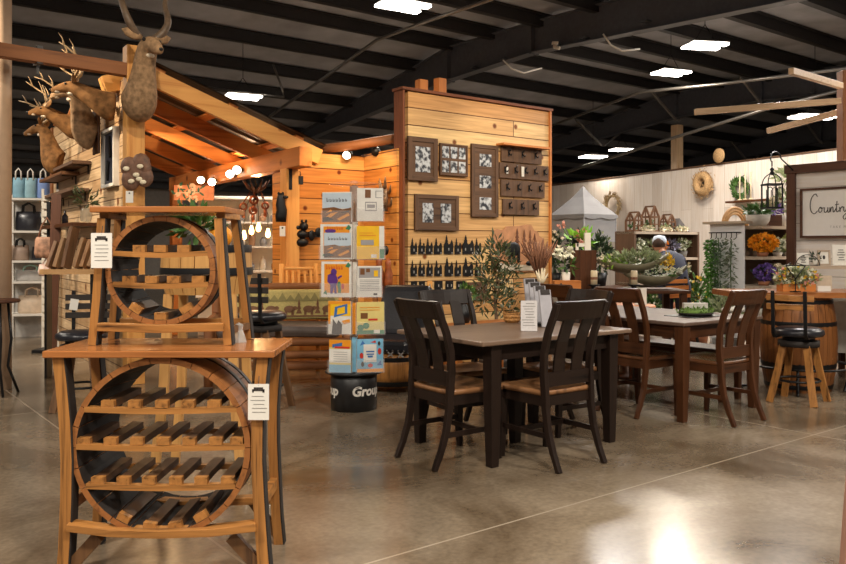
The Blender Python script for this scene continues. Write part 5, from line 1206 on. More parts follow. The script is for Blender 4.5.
MB().blooms((-.28, -.02, .33), (.14, .1, .07), 40, .025).leaf((-.28, 0, .28), (0, 0, 1), .05, .02).build('white_sprigs', M_cream, t)
MB().blooms((.33, -.04, .2), (.24, .12, .06), 90, .028).build('white_blooms', plain('white_petals', rgb(226, 226, 206), .6), t)
MB().leaves((.3, -.02, .17), (.24, .12, .05), 120, .06, .025, .4).build('lower_leaves', M_green, t)
MB().leaves((.4, -.0, .3), (.08, .08, .08), 60, .06, .04, .4).build('yellow_leaves', M_yellow, t)
c = pix(583, 290, 9.25); t = thing('wooden_crate', 'tall dark wooden box with a small white block on top', 'box', (c.x, 9.25, CT), .1)
for i in range(4): MB().box((-.096 + .064 * i, 0, .225), (.0625, .2, .45)).build('board', walnut('Z'), t)
c2_ = Vector((c.x, 9.25, CT + .4505)); t = thing('white_letters', 'small white block and post figure on the tall wooden box', 'ornament', (c2_.x, 9.25, c2_.z))
MB().box((.05, 0, .1), (.07, .06, .2)).box((-.03, 0, .06), (.09, .05, .04)).box((-.07, 0, .04), (.03, .05, .08)).build('block', M_white, t)
plant('peach_bouquet', 'peach flowers and lime leaves rising behind the tall wooden box', 'flowers', 580, 290, 9.5, M_black, .06, .14,
      [('stem', M_green, lambda m: m.tube([(0, 0, .1), (0, 0, .6)], .008, 5).tube([(0, 0, .1), (-.12, 0, .55), (-.2, 0, .72)], .008, 5)), ('foliage', plain('lime_leaf', rgb(120, 178, 50), .5, var=.2), lambda m: m.leaves((.0, 0, .58), (.15, .1, .08), 34, .13, .06, .6)),
       ('blossoms', M_pink, lambda m: m.blooms((.0, -.05, .62), (.06, .05, .09), 12, .045).blooms((-.22, -.02, .74), .03, 5, .04))], z=CT)
c = pix(567, 290, 8.98); t = thing('wooden_box', 'small orange-brown wooden box with a knob on the console', 'box', (c.x, 9.02, CT), .05)
MB().box((0, 0, .055), (.3, .16, .11)).build('body', cedar('X'), t, bevel=.004); MB().ell((-.08, -.09, .07), .014, 8, 5).build('knob', M_black, t)
c = pix(574, 290, 9.28); tag(MB().lathe([(0, 0), (.045, 0), (.048, .14), (.02, .19), (.02, .24), (0, .24)], 16).build('bottle', plain('cobalt_glass', rgb(28, 36, 84), .12), loc=(c.x - .09, 9.33, CT)), 'dark blue glass bottle beside the tall wooden box', 'bottle')
plant('flower_vase', 'white orchid blooms in a pale vase left of the tall wooden box', 'vase', 566, 290, 9.12, M_white, .05, .2,
      [('stem', M_green, lambda m: m.tube([(0, 0, .15), (-.02, 0, .36)], .008, 5)), ('blossoms', plain('white_petals', rgb(226, 226, 206), .6), lambda m: m.blooms((-.03, -.02, .42), (.12, .06, .05), 24, .05)), ('foliage', M_green, lambda m: m.leaves((.02, 0, .28), (.08, .05, .06), 24, .09, .03, .2))], z=CT)
def grass(m):
    for i in range(60):
        a = RND.uniform(0, 2 * PI); r = RND.uniform(.05, .24); m.tube([(0, 0, .1), (r * .5 * math.cos(a), r * .5 * math.sin(a), .35), (r * math.cos(a), r * math.sin(a), RND.uniform(.42, .6))], [.004, .014, .003], 5)
plant('pampas_vase', 'brown dried pampas plumes left on the console', 'dried flowers', 539, 300, 9.2, M_char, .06, .12, [('plume', M_dried, grass)], z=CT)
# ---- tall stand of dark foliage between the picture wall and the tent
p = (1.55, 10.5); t = thing('plant_bench', 'low dark bench under the potted plants beside the picture wall', 'bench', (1.95, 10.9, 0))
MB().box((0, 0, .78), (1.5, .5, .04)).build('top', walnut('X'), t)
for sx in (-1, 1):
    for sy in (-1, 1): MB().box((sx * .68, sy * .2, .38), (.06, .06, .76)).build('leg', walnut('Z'), t)
for i, (px, w, mm, lab) in enumerate(((554, .14, M_dgreen, 'dark leafy plant with white flowers next to the picture wall'), (576, .13, plain('black_green', rgb(34, 44, 36), .5, var=.4), 'blackish green bushy plant below the tent'), (600, .17, M_dgreen, 'dark green bush in front of the tent, right of the wooden box'))):
    x = pix(px, 300, 10.9).x
    plant('potted_plant', lab, 'plant', px, 300, 10.9, M_black, .1, .18, [('stem', M_green, lambda m: m.tube([(0, 0, .15), (0, 0, .5)], .012, 6)), ('foliage', mm, lambda m: m.leaves((0, 0, .46), (w * .75, .13, .26), 260, .1, .045, .3, .3)),
          ('blossoms', [M_cream, M_pink, M_sage][i], lambda m: m.blooms((0, -.08, .6), (w * .8, .1, .16), [12, 5, 10][i], .04, .6))], 'potted plants below the tent', z=.801)
# ---- canopy tent
c = pix(583, 230, 13.0); t = thing('play_tent', 'grey fabric canopy tent with scalloped eaves before the white plank wall', 'tent', (c.x, 13.0, 0), .62)
M_tent = plain('grey_canvas', rgb(102, 100, 100), .9, var=.08, scale=6)
hw = .38; zt, ze, zb = pix(0, 186, 13).z, pix(0, 215, 13).z, pix(0, 236, 13).z
m = MB(); vs = [(0, 0, zt)]; ring = []
n = 12
for k in range(4):
    a0 = PI / 4 + k * PI / 2; p0 = Vector((math.cos(a0), math.sin(a0), 0)) * hw * 1.414; a1 = a0 + PI / 2; p1 = Vector((math.cos(a1), math.sin(a1), 0)) * hw * 1.414
    for j in range(n): ring.append(p0.lerp(p1, j / n))
N_ = len(ring)
for q in (.33, .66, 1): vs += [(p.x * q, p.y * q, zt + (ze - zt) * (q ** .82)) for p in ring]
fs = [(0, 1 + i, 1 + (i + 1) % N_) for i in range(N_)] + [(1 + k * N_ + i, 1 + (k + 1) * N_ + i, 1 + (k + 1) * N_ + (i + 1) % N_, 1 + k * N_ + (i + 1) % N_) for k in range(2) for i in range(N_)]
m.add(vs, fs); m.build('roof', M_tent, t)
m = MB(); vs = [(p.x * 1.02, p.y * 1.02, ze) for p in ring] + [(p.x * 1.04, p.y * 1.04, ze - .05 - .03 * abs(math.sin(i * PI / 6))) for i, p in enumerate(ring)]
m.add(vs, [(i, (i + 1) % N_, (i + 1) % N_ + N_, i + N_) for i in range(N_)]); m.build('valance', M_tent, t)
m = MB(); vs = [(p.x * .97, p.y * .97, ze) for p in ring] + [(p.x * .97, p.y * .97, zb - .1) for p in ring]
m.add(vs, [(i, (i + 1) % N_, (i + 1) % N_ + N_, i + N_) for i in range(N_)]); m.build('wall_cloth', plain('pale_canvas', rgb(120, 118, 118), .9, var=.05, scale=6), t)
for k in range(4):
    a = PI / 4 + k * PI / 2; MB().tube([(math.cos(a) * hw * 1.36, math.sin(a) * hw * 1.36, 0), (math.cos(a) * hw * 1.36, math.sin(a) * hw * 1.36, ze)], .012, 6).build('pole', M_tent, t)
# ---- wall decorations
def wreath(label, px, py, R, r, mat, n, L, Wd, name='wreath', disc=None):
    p = wall2(px, py); t = thing(name, label, 'wreath', p, WR + PI)
    m = MB()
    for i in range(n):
        a = RND.uniform(0, 2 * PI); q = R + RND.gauss(0, min(r * .5, .06)); m.leaf((q * math.cos(a), RND.uniform(0, .05), q * math.sin(a)), (math.cos(a + 1.1) + RND.uniform(-.4, .4), RND.uniform(-.1, .5), math.sin(a + 1.1) + RND.uniform(-.4, .4)), L, Wd)
    m.tube([(R * math.cos(2 * PI * i / 24), .02, R * math.sin(2 * PI * i / 24)) for i in range(25)], r * .45, 7, False); m.v = [p + Vector((0, r * .3, 0)) for p in m.v]; m.build('ring', mat, t)
    if disc: MB().lathe([(0, 0), (R * .42, 0), (R * .42, .03), (0, .03)], 24, (0, .04, 0), Euler((-PI / 2, 0, 0)).to_matrix()).build('center', disc, t)
    return t
WR2 = WR
t = wreath('round tan seagrass wreath with a dark centre on the white plank wall', 710, 184, .17, .2, plain('seagrass', rgb(176, 142, 100), .8, var=.4, scale=40), 900, .07, .025, 'wreath', M_black)
wreath('brown twig wreath beside the grey tent on the white plank wall', 618, 206, .25, .07, plain('twig_brown', rgb(170, 146, 108), .8, var=.5, scale=40), 380, .12, .025)
wreath('green leafy wreath on the white plank wall behind the hanging lantern', 746, 188, .16, .06, M_green, 360, .09, .035)
p = wall2(725, 157) + Vector((.0, .0, 0)); t = thing('woven_disc', 'tan woven disc on top of the white plank wall', 'wall art', (p.x, p.y + .02, 3.08), WR + PI)
MB().lathe([(0, 0), (.15, 0), (.155, .02), (.0, .03)], 22, (0, .05, .14), Euler((PI / 2, 0, 0)).to_matrix()).build('disc', plain('seagrass', rgb(176, 142, 100), .8), t)

def plumes(m):
    for i in range(16):
        a = RND.uniform(0, 2 * PI); r = RND.uniform(.02, .09); m.tube([(0, 0, .05), (r * .5 * math.cos(a), r * .5 * math.sin(a), .12), (r * math.cos(a), r * math.sin(a), RND.uniform(.18, .26))], [.004, .016, .003], 5)
plant('pampas_vase', 'short cream pampas plumes in front of the brown ones on the console', 'dried flowers', 541, 300, 8.98, M_dried, .035, .06, [('plume', M_cream, plumes)], z=CT)
# ================================================================ garden corner shelves
M_shelf = wood('grey_shelf', rgb(140, 122, 104), rgb(188, 170, 150), 'X', .6)
def shelf_unit(label, loc, rz, L, D, levels, top, name='shelf_unit'):
    t = thing(name, label, 'shelves', loc, rz, 'garden corner shelf units')
    for z in levels: MB().box((L / 2, 0, z), (L, D, .035)).build('shelf', M_shelf, t)
    MB().box((L / 2 + (.04 if name != 'shelf_unit' else 0), D / 2 + .012, top / 2 + .1), (L - (.08 if name != 'shelf_unit' else 0), .02, top - .2)).build('back_panel', wood('dark_back', rgb(62, 48, 38), rgb(98, 78, 62), 'X'), t)
    for x in ((.02, L - .02) if name == 'shelf_unit' else (L - .02,)):
        MB().box((x, 0, top / 2), (.04, D, top)).build('side', barnwood('Z'), t)
    return t
# unit A: the long flower shelf, B: the unit behind the garland panel
pa = pix(625, 240, 11.2); RA = TH - .1
LV = [.42, .82, 1.16, 1.53]
ua = shelf_unit('long grey shelf unit of potted flowers left of the garland panel', (pa.x, 11.2, 0), RA, 1.35, .34, LV, 1.55)
pb = pix(745, 240, 9.3); RB = TH + .05
LB = [.5, .86, 1.2, 1.56]
ub = shelf_unit('grey shelf unit of orange and purple flowers right of the garland panel', (pb.x + .05, 9.34, 0), RB, 1.0, .36, LB, 1.58, 'display_shelf')
MA = Matrix.Translation((pa.x, 11.2, 0)) @ Matrix.Rotation(RA, 4, 'Z'); MBm = Matrix.Translation((pb.x + .05, 9.34, 0)) @ Matrix.Rotation(RB, 4, 'Z')
M_pots = [plain('white_pot', rgb(206, 200, 190), .5), plain('clay_pot', rgb(150, 96, 66), .7), plain('grey_pot', rgb(120, 116, 110), .6)]
M_whp = plain('white_petals', rgb(226, 226, 206), .6)
def bunch(label, M, x, z, w, h, leafm, n, fl=None, nf=0, fs=.035, pot=0, group='potted flowers on the garden shelves', ph=.09, y=-.03, name='potted_flower'):
    q = M @ Vector((x, y, z)); t = thing(name, label, 'flowers', q, 0, group)
    pr = min(.07, w * .5); MB().lathe([(0, 0), (pr * .75, 0), (pr, ph), (pr * .9, ph), (0, ph * .9)], 14).build('pot', M_pots[pot], t)
    m = MB(); m.leaves((0, 0, ph + h * .42), (w * .75, .09, h * .36), n, .065, .03, .2, .25); m.tube([(0, 0, ph * .5), (0, 0, ph + h * .4)], .008, 5); m.build('foliage', leafm, t)
    if fl: MB().blooms((0, -.03, ph + h * .5), (w * .75, .1, h * .4), nf, fs, .8).build('blossoms', fl, t)
S0 = .0185
# top of unit A: little glasshouse lanterns and trailing white flowers
def glasshouse(label, M, x, w, h, z):
    q = M @ Vector((x, -.02, z)); t = thing('glasshouse_lantern', label, 'lantern', q, RA, 'glasshouse lanterns on the flower shelf')
    m = MB(); e = h * .58; P_ = [(-w / 2, -w / 2), (w / 2, -w / 2), (w / 2, w / 2), (-w / 2, w / 2)]; b = .022
    for i, (x0, y0) in enumerate(P_):
        x1, y1 = P_[(i + 1) % 4]
        m.bar((x0, y0, 0), (x0, y0, e), b, b); m.bar((x0, y0, b / 2), (x1, y1, b / 2), b, b); m.bar((x0, y0, e), (x1, y1, e), b, b)
    for y in (-w / 2, w / 2): m.bar((-w / 2, y, e), (0, y, h), b, b); m.bar((w / 2, y, e), (0, y, h), b, b); m.bar((0, y, 0), (0, y, h), b * .7, b * .7); m.bar((-w / 2, y, e * .5), (w / 2, y, e * .5), b * .7, b * .7)
    m.bar((0, -w / 2, h), (0, w / 2, h), b, b); m.build('frame', wood('lantern_brown', rgb(78, 52, 36), rgb(120, 84, 58), 'Z'), t)
    MB().box((0, 0, .012), (w * .9, w * .9, .012)).build('floor', walnut('X'), t)
    m = MB(); m.leaves((0, 0, h * .28), (w * .3, w * .32, h * .16), 50, .05, .025, .4); m.build('greenery', M_green, t)
zt = 1.53 + S0
glasshouse('left glasshouse lantern with a pitched roof on the flower shelf', MA, .16, .16, .27, zt)
glasshouse('tallest glasshouse lantern, in the middle of the flower shelf', MA, .48, .17, .36, zt)
glasshouse('right glasshouse lantern beside a dark slate roof on the flower shelf', MA, .84, .15, .25, zt)
q = MA @ Vector((1.08, -.02, zt)); t = thing('slate_birdhouse', 'dark grey sloped birdhouse roof at the right of the glasshouse lanterns', 'birdhouse', q, RA)
MB().prism([(-.14, 0), (.16, 0), (-.06, .2)], .14, Matrix.Translation((0, -.07, 0))).build('roof', plain('slate', rgb(92, 86, 84), .8, var=.25), t)
for i, x in enumerate((.32, .68, 1.02)): 
    q = MA @ Vector((x, -.13, zt)); t = thing('flower_garland', 'white flower garland on the top flower shelf, %s from the left' % ['first', 'second', 'third'][i], 'flowers', q, RA, 'white garlands on the top flower shelf')
    MB().blooms((0, 0, .035), (.13, .03, .03), 40, .03).ell((0, 0, .02), (.13, .025, .018), 10, 5).build('blossoms', M_cream, t); MB().leaves((0, 0, .05), (.13, .03, .02), 30, .05, .02, .6).build('foliage', M_sage, t)
k = 0
labA = {1.16: ['white sprigs', 'sage bush', 'yellow-orange sprays', 'pale blue-grey heather', 'white hydrangea'], .82: ['dried grasses', 'green fern', 'white daisies', 'sage tuft', 'cream roses'], .42: ['yellow flowers', 'dark ivy', 'pink blooms', 'green tuft', 'white asters']}
colA = {1.16: [(M_sage, M_whp), (M_sage, None), (M_orange, M_orange), (plain('heather', rgb(130, 128, 148), .7, var=.3), None), (M_sage, M_whp)], .82: [(M_dried, None), (M_green, None), (M_green, M_whp), (M_sage, None), (M_sage, M_cream)], .42: [(M_green, M_yellow), (M_dgreen, None), (M_green, M_pink), (M_moss, None), (M_green, M_whp)]}
rn = {1.16: 'upper', .82: 'middle', .42: 'bottom'}
for z in (1.16, .82, .42):
    for i in range(5): bunch('%s in a pot on the %s shelf left of the garland panel' % (labA[z][i], rn[z]), MA, .19 + .24 * i, z + S0, .14, .2, colA[z][i][0], 90, colA[z][i][1], 24, .035, (i + k) % 3); k += 1
q = MA @ Vector((0, 0, 0))
# unit B bunches
bunch('large bunch of bright orange flowers on the upper shelf by the garland panel', MBm, .15, 1.2 + S0, .21, .22, M_green, 60, M_orange, 150, .045, 1, ph=.05, y=-.1)
bunch('white hydrangeas beside the orange flowers', MBm, .56, 1.2 + S0, .12, .18, M_sage, 60, M_whp, 60, .035, 0, ph=.05, y=-.08)
bunch('pale green hydrangeas at the right end of the upper shelf', MBm, .82, 1.2 + S0, .12, .22, M_sage, 60, plain('lime_petals', rgb(196, 204, 120), .6), 60, .035, 0, ph=.05, y=-.08)
bunch('purple flowers on the middle shelf below the orange ones', MBm, .18, .86 + S0, .16, .22, M_dgreen, 60, M_purple, 120, .035, 1, ph=.05, y=-.1)
bunch('cream dried flowers beside the purple ones', MBm, .5, .86 + S0, .15, .22, M_dried, 80, M_cream, 70, .035, 2, ph=.05, y=-.1)
bunch('pinkish white blooms at the right end of the middle shelf', MBm, .82, .86 + S0, .13, .2, M_sage, 60, M_pink, 50, .035, 0, ph=.05, y=-.1)
for i, x in enumerate((.2, .5, .8)): bunch('%s on the lowest shelf right of the garland panel' % ['dark red berries', 'green ivy', 'white lilies'][i], MBm, x, .5 + S0, .14, .2, M_dgreen, 80, [plain('berry_red', rgb(110, 36, 40), .5), None, M_whp][i], 40, .03, i, y=-.08)
# on top of unit B: planter, arch, spotted pots
TB = 1.5805
q = MBm @ Vector((.24, -.0, TB)); t = thing('stone_planter', 'pale stone bowl planter with bright green leaves on top of the shelf unit', 'plant', q)
MB().lathe([(0, 0), (.09, 0), (.13, .06), (.14, .13), (.125, .13), (0, .11)], 22).build('pot', plain('pale_stone', rgb(190, 184, 176), .6), t)
MB().leaves((0, 0, .18), (.17, .12, .05), 170, .075, .035, .5, .3).tube([(0, 0, .1), (0, 0, .2)], .02, 6).build('foliage', M_green, t)
q = MBm @ Vector((.62, 0, TB)); t = thing('purple_box_plant', 'small brown box with purple sprigs on top of the shelf unit', 'plant', q)
MB().box((0, 0, .07), (.16, .12, .14)).build('box', walnut('X'), t); MB().leaves((0, 0, .2), (.1, .07, .07), 80, .06, .025, .5).tube([(0, 0, .12), (0, 0, .2)], .01, 5).build('foliage', M_purple, t)
q = MBm @ Vector((.88, 0, TB)); t = thing('potted_plant', 'tall trailing sage plant at the right end on top of the shelf unit', 'plant', q)
MB().lathe([(0, 0), (.06, 0), (.08, .14), (0, .13)], 16).build('pot', M_pots[0], t); MB().leaves((0, 0, .3), (.1, .1, .18), 120, .08, .03, .5).tube([(0, 0, .1), (0, 0, .3)], .01, 5).build('foliage', M_sage, t)
# shelf fixed to the white wall with clay pot and candles
p = wall2(762, 201); t = thing('candle_shelf', 'small brown wall shelf with thin candles and a clay pot on the white plank wall', 'shelf', p, WR + PI)
MB().box((-.3, .09, 0), (1.9, .2, .04)).build('board', walnut('X'), t)
M_taper = plain('ivory_wax', rgb(222, 204, 170), .5)
for i, x in enumerate((.36, .22, .08)):
    o = MB().tube([(0, 0, 0), (0, 0, .55 + .1 * (i % 2))], .014, 7).lathe([(0, 0), (.04, 0), (.04, .03), (0, .03)], 10).build('taper_candle', M_taper, loc=p + Matrix.Rotation(WR + PI, 3, 'Z') @ Vector((x, .09, .0205)))
    tag(o, 'thin ivory taper candle on the wall shelf behind the lantern, %s from the left' % ['first', 'second', 'third'][i], 'candle', 'taper candles on the wall shelf')
q = p + Matrix.Rotation(WR + PI, 3, 'Z') @ Vector((-.95, .09, .0205)); t = thing('hanging_pot', 'terracotta pot of pale green leaves on the wall shelf right of the lantern', 'plant', q)
MB().lathe([(0, 0), (.1, 0), (.15, .3), (.13, .3), (0, .27)], 18).build('pot', M_pots[1], t); MB().leaves((-.05, 0, .38), (.26, .1, .12), 120, .14, .06, .4).tube([(0, 0, .25), (0, 0, .38)], .02, 5).build('foliage', M_sage, t)
# arch leaning on top of the garland panel unit
t = thing('rattan_arch', 'half-round rattan arch standing above the garland panel', 'arch', pix(735, 227, 9.75), .55)
m = MB()
for r in (.235, .2, .165): m.tube([(r * math.cos(PI * i / 20), 0, r * math.sin(PI * i / 20)) for i in range(21)], .017, 8)
m.build('hoop', plain('rattan', rgb(190, 146, 96), .6, var=.2), t); MB().box((0, 0, .008), (.52, .06, .016)).build('foot', plain('rattan', rgb(190, 146, 96)), t)
# white garland panel
d0 = Vector((-V.x, -V.y, 0)); pp = pix(744, 225, 9.3); RP = math.atan2(V.y, V.x)
t = thing('garland_display', 'white panel hung with green garlands in the garden corner', 'panel', (pp.x, 9.3, 0), RP)
PLn = .43
MB().box((PLn / 2, 0, .8), (PLn, .04, 1.6)).build('board', plain('bright_white', rgb(238, 238, 242), .5, var=.02), t)
MB().box((PLn / 2, -.0, 1.617), (PLn + .1, .2, .03)).build('cap', M_shelf, t)
MB().tube([(.02, .07, 1.5), (PLn - .02, .07, 1.5)], .008, 6).tube([(.03, .02, 1.5), (.03, .07, 1.5)], .008, 6).tube([(PLn - .03, .02, 1.5), (PLn - .03, .07, 1.5)], .008, 6).build('rail', M_black, t)
for i in range(6): MB().tube([(.05 + .065 * i, .07, 1.5), (.05 + .065 * i, .075, 1.44), (.05 + .065 * i, .1, 1.43)], .005, 5).build('hook', M_black, t)
GM = Matrix.Translation((pp.x, 9.3, 0)) @ Matrix.Rotation(RP, 4, 'Z')
for i, (x, z1, z0, w, mt, n, L_, lab) in enumerate(((.36, 1.42, .5, .07, plain('box_green', rgb(78, 132, 40), .6, var=.35, scale=50), 900, .05, 'thick bright green boxwood garland at the left of the white panel'), (.265, 1.42, .62, .045, plain('grey_green', rgb(86, 104, 82), .6, var=.35, scale=50), 300, .06, 'grey-green trailing garland second on the white panel'), (.1, 1.42, .72, .055, plain('eucalyptus', rgb(104, 114, 92), .6, var=.3, scale=50), 170, .07, 'loose eucalyptus garland at the right of the white panel'))):
    q = GM @ Vector((x, .1, z0)); t = thing('garland', lab, 'garland', q, RP, 'garlands on the white panel')
    m = MB(); m.tube([(0, 0, 0), (.01, 0, (z1 - z0) / 2), (0, 0, z1 - z0)], .007, 5); m.build('stem', M_green, t)
    m = MB()
    for j in range(n):
        z = RND.random() * (z1 - z0); a = RND.uniform(0, 2 * PI); rr = w * RND.random(); m.leaf((rr * math.cos(a), rr * math.sin(a) * .6 + .01, z), (math.cos(a), abs(math.sin(a)) * .6, RND.uniform(-.9, .3)), L_, .022)
    m.build('foliage', mt, t)
# hanging lantern on its curled hook
p = pix(772, 208, 8.9); t = thing('hanging_lantern', 'black arched birdcage lantern hanging from a curled hook', 'lantern', p)
w, h = .16, .26; m = MB()
for sx in (-1, 1):
    for sy in (-1, 1): m.bar((sx * w / 2, sy * w / 2, 0), (sx * w / 2, sy * w / 2, h), .014, .014)
for z in (0.0, h): m.box((0, 0, z), (w + .02, w + .02, .018))
for sx in (-1, 1): m.bar((sx * w * .17, -w / 2, 0), (sx * w * .17, -w / 2, h * .8), .007, .007); m.bar((sx * w * .17, w / 2, 0), (sx * w * .17, w / 2, h * .8), .007, .007)
for k in range(3): m.tube([(-w / 2 + w / 3 * k + w / 6 * (1 - math.cos(PI * i / 6)), -w / 2, h * .74 + .035 * math.sin(PI * i / 6)) for i in range(7)], .005, 5)
m.build('cage', M_black, t)
m = MB()
for a in range(4):
    q = a * PI / 2 + PI / 4; m.tube([(w * .68 * math.cos(q) * math.cos(u), w * .68 * math.sin(q) * math.cos(u), h + .12 * math.sin(u)) for u in [PI / 2 * i / 6 for i in range(7)]], .006, 5)
m.lathe([(0, h + .1), (.03, h + .12), (.015, h + .15), (.025, h + .17), (0, h + .2)], 10).build('dome', M_black, t)
MB().tube([(0, 0, .01), (0, 0, .12)], .03, 10).build('candle', M_taper, t); MB().leaves((0, 0, .05), (.06, .06, .03), 30, .04, .02).build('greenery', M_green, t)
b = pix(793, 172, 9.12) - p; hk = [Vector((0, 0, h + .2)), Vector((0, 0, h + .26))]
for i in range(11): a = PI - PI * .85 * i / 10; hk.append(Vector((.1 + .11 * math.cos(a), b.y * i / 10, h + .26 + .12 * math.sin(a))))
hk.append(Vector((b.x, b.y, b.z + .02)))
MB().tube(hk, .008, 7).build('hook', M_black, t)
# ================================================================ script sign
def panelpt(px, py, off=.05):
    p0 = SPO + Vector((math.sin(SPR), -math.cos(SPR), 0)) * off
    d = Vector((math.cos(SPR), math.sin(SPR), 0)); q = hit(px, p0, d); p = p0 + d * q; p.z = H - (py - CY) / F * p.y; return p
a, b = panelpt(802, 237), panelpt(802, 190); sw_, sh_ = .98, b.z - a.z
t = thing('script_sign', 'white framed sign with black script lettering on the shiplap panel', 'sign', a, SPR)
MB().box((sw_ / 2, 0, sh_ / 2), (sw_, .02, sh_)).build('board', plain('sign_white', rgb(228, 224, 220), .5, var=.02), t)
fm = wood('dark_stain', rgb(58, 34, 24), rgb(92, 58, 42), 'X')
for z in (0, sh_): MB().box((sw_ / 2, -.008, z), (sw_ + .025, .035, .025)).build('frame_rail', fm, t)
for x in (0, sw_): MB().box((x, -.008, sh_ / 2), (.025, .035, sh_)).build('frame_rail', fm, t)
def stroke(m, pts, w):
    P_ = [Vector(p) for p in pts]; out = []
    for i in range(len(P_) - 1):                                    # Catmull-Rom through the pen points
        p0, p1, p2, p3 = P_[max(i - 1, 0)], P_[i], P_[i + 1], P_[min(i + 2, len(P_) - 1)]
        for k in range(4):
            u = k / 4; out.append(.5 * ((2 * p1) + (p2 - p0) * u + (2 * p0 - 5 * p1 + 4 * p2 - p3) * u * u + (3 * p1 - p0 - 3 * p2 + p3) * u ** 3))
    out.append(P_[-1]); m.tube([(p.x, 0, p.y) for p in out], w, 6)
L_ = [[(1.0, 2.2), (.7, 2.6), (.2, 2.1), (0, 1.1), (.15, .2), (.6, -.1), (1.0, .3)],
      [(1.35, .75), (1.15, .4), (1.3, .05), (1.6, .3), (1.55, .7), (1.35, .75), (1.5, .6), (1.85, .68)],
      [(1.95, .72), (1.9, .2), (2.1, .03), (2.35, .35), (2.4, .72), (2.4, .1), (2.6, .12), (2.68, .72), (2.7, .05), (2.85, .6), (3.05, .72), (3.1, .1), (3.25, .12), (3.5, .6)],
      [(3.6, 1.5), (3.52, .3), (3.65, .05), (3.85, .25)], [(3.35, 1.0), (3.85, 1.08)],
      [(3.95, .7), (4.0, .05), (4.05, .45), (4.3, .74), (4.4, .6)],
      [(4.5, .72), (4.5, .2), (4.7, .1), (4.95, .72), (4.9, -.5), (4.6, -.95), (4.4, -.6), (4.9, -.05), (5.3, .4)],
      [(5.75, 2.4), (5.65, 1.2), (5.6, 0)], [(5.4, 2.1), (5.9, 2.5), (6.4, 2.1), (6.1, 1.4), (5.7, 1.2), (6.1, .7), (6.5, .0), (6.8, .2)],
      [(7.2, .7), (7.0, .3), (7.2, .05), (7.45, .35), (7.3, .7)], [(8.0, .7), (7.7, .4), (7.85, .05), (8.1, .6), (8.12, .05), (8.3, .2)], [(8.9, .6), (8.6, .6), (8.6, .1), (8.9, .2), (9.0, 1.8), (9.0, .05), (9.2, .2)], [(9.7, .7), (9.45, .6), (9.7, .3), (9.5, .02), (9.3, .1)]]
m = MB(); sc_ = .082
for s_ in L_: stroke(m, [(x * sc_, z * sc_) for x, z in s_], .0045)
o = m.build('lettering', M_ink, t, (.1, -.013, sh_ * .5))
vs, fs = text_geo('T A K E   M E   H O M E', .036)
MB().add([(p.x, 0, p.y) for p in vs], fs).build('small_lettering', M_grey, t, (.5, -.012, sh_ * .2))
# ================================================================ barrel table, its flowers and little signs
t = thing('barrel_table', 'long live-edge bar top on whisky barrels at the right', 'table', (3.52, 7.55, 0))
def whisky(cx, cy):
    n = 26; m = MB(); hb = .87
    for i in range(n):
        a0, a1 = 2 * PI * i / n + .006, 2 * PI * (i + 1) / n - .006; vs = []
        for j in range(7):
            q = -1 + 2 * j / 6; r = .335 - .05 * q * q
            for a in (a0, (a0 + a1) / 2, a1): vs.append((cx + r * math.cos(a), cy + r * math.sin(a), hb * j / 6))
        m.add(vs, [(3 * j + k, 3 * j + k + 1, 3 * j + k + 4, 3 * j + k + 3) for j in range(6) for k in range(2)])
    m.lathe([(0, .02), (.283, .02)], 26, (cx, cy, 0)); m.lathe([(0, hb - .01), (.283, hb - .01)], 26, (cx, cy, 0))
    m.build('barrel', wood('whisky_stave', rgb(60, 34, 17), rgb(150, 94, 48), 'Z', .5, 26, .06), t)
    for z in (.05, .24, .62, .82):
        q = -1 + 2 * z / hb; r = .335 - .05 * q * q + .003; m = MB(); m.lathe([(r - .003, z - .024), (r + .001, z), (r - .002, z + .024)], 32, (cx, cy, 0), cap=False); m.build('hoop', M_black, t)
    m = MB(); m.lathe([(.45, .215), (.47, .22), (.475, .23), (.465, .24), (.45, .235), (.45, .215)], 36, (cx, cy, 0), cap=False); m.build('foot_rail', M_black, t)
    for k in range(5):
        a = k * 2 * PI / 5 + .5; MB().tube([(cx + .46 * math.cos(a), cy + .46 * math.sin(a), .225), (cx + .4 * math.cos(a), cy + .4 * math.sin(a), .02), (cx + .52 * math.cos(a), cy + .52 * math.sin(a), .012)], .014, 6).build('rail_bracket', M_black, t)
whisky(0.02, 0); whisky(1.15, 0)
m = MB(); pts = [(-.68, -.3)] + [(-.68 + 2.2 * i / 16, -.34 + .02 * math.sin(i * 1.7)) for i in range(17)] + [(1.52, .3)] + [(1.52 - 2.2 * i / 16, .33 + .02 * math.sin(i * 2.3)) for i in range(17)]
m.prism(pts, .05, Matrix.Translation((0, 0, .92)) @ Matrix.Rotation(-PI / 2, 4, 'X')); m.build('top', wood('bar_top', rgb(110, 62, 30), rgb(176, 112, 62), 'X', .3), t)
for x in (.02, 1.15): MB().lathe([(0, .861), (.2, .861), (.2, .869), (0, .869)], 20, (x, 0, 0)).build('spacer', M_black, t)
BT = .9205
c = pix(797, 290, 7.4); t = thing('flower_arrangement', 'wooden trough of white, yellow and peach flowers on the bar top', 'flowers', (c.x, 7.42, BT))
MB().box((0, 0, .035), (.3, .14, .07)).build('trough', cedar('X'), t)
MB().leaves((0, 0, .13), (.2, .11, .085), 420, .055, .024, .4, .3).tube([(0, 0, .05), (0, 0, .16)], .02, 5).build('foliage', M_sage, t)
for mt, n, nm in ((M_whp, 60, 'white_blossoms'), (M_yellow, 40, 'yellow_blossoms'), (M_pink, 20, 'peach_blossoms')): MB().blooms((0, -.02, .14), (.2, .12, .09), n, .026).build(nm, mt, t)
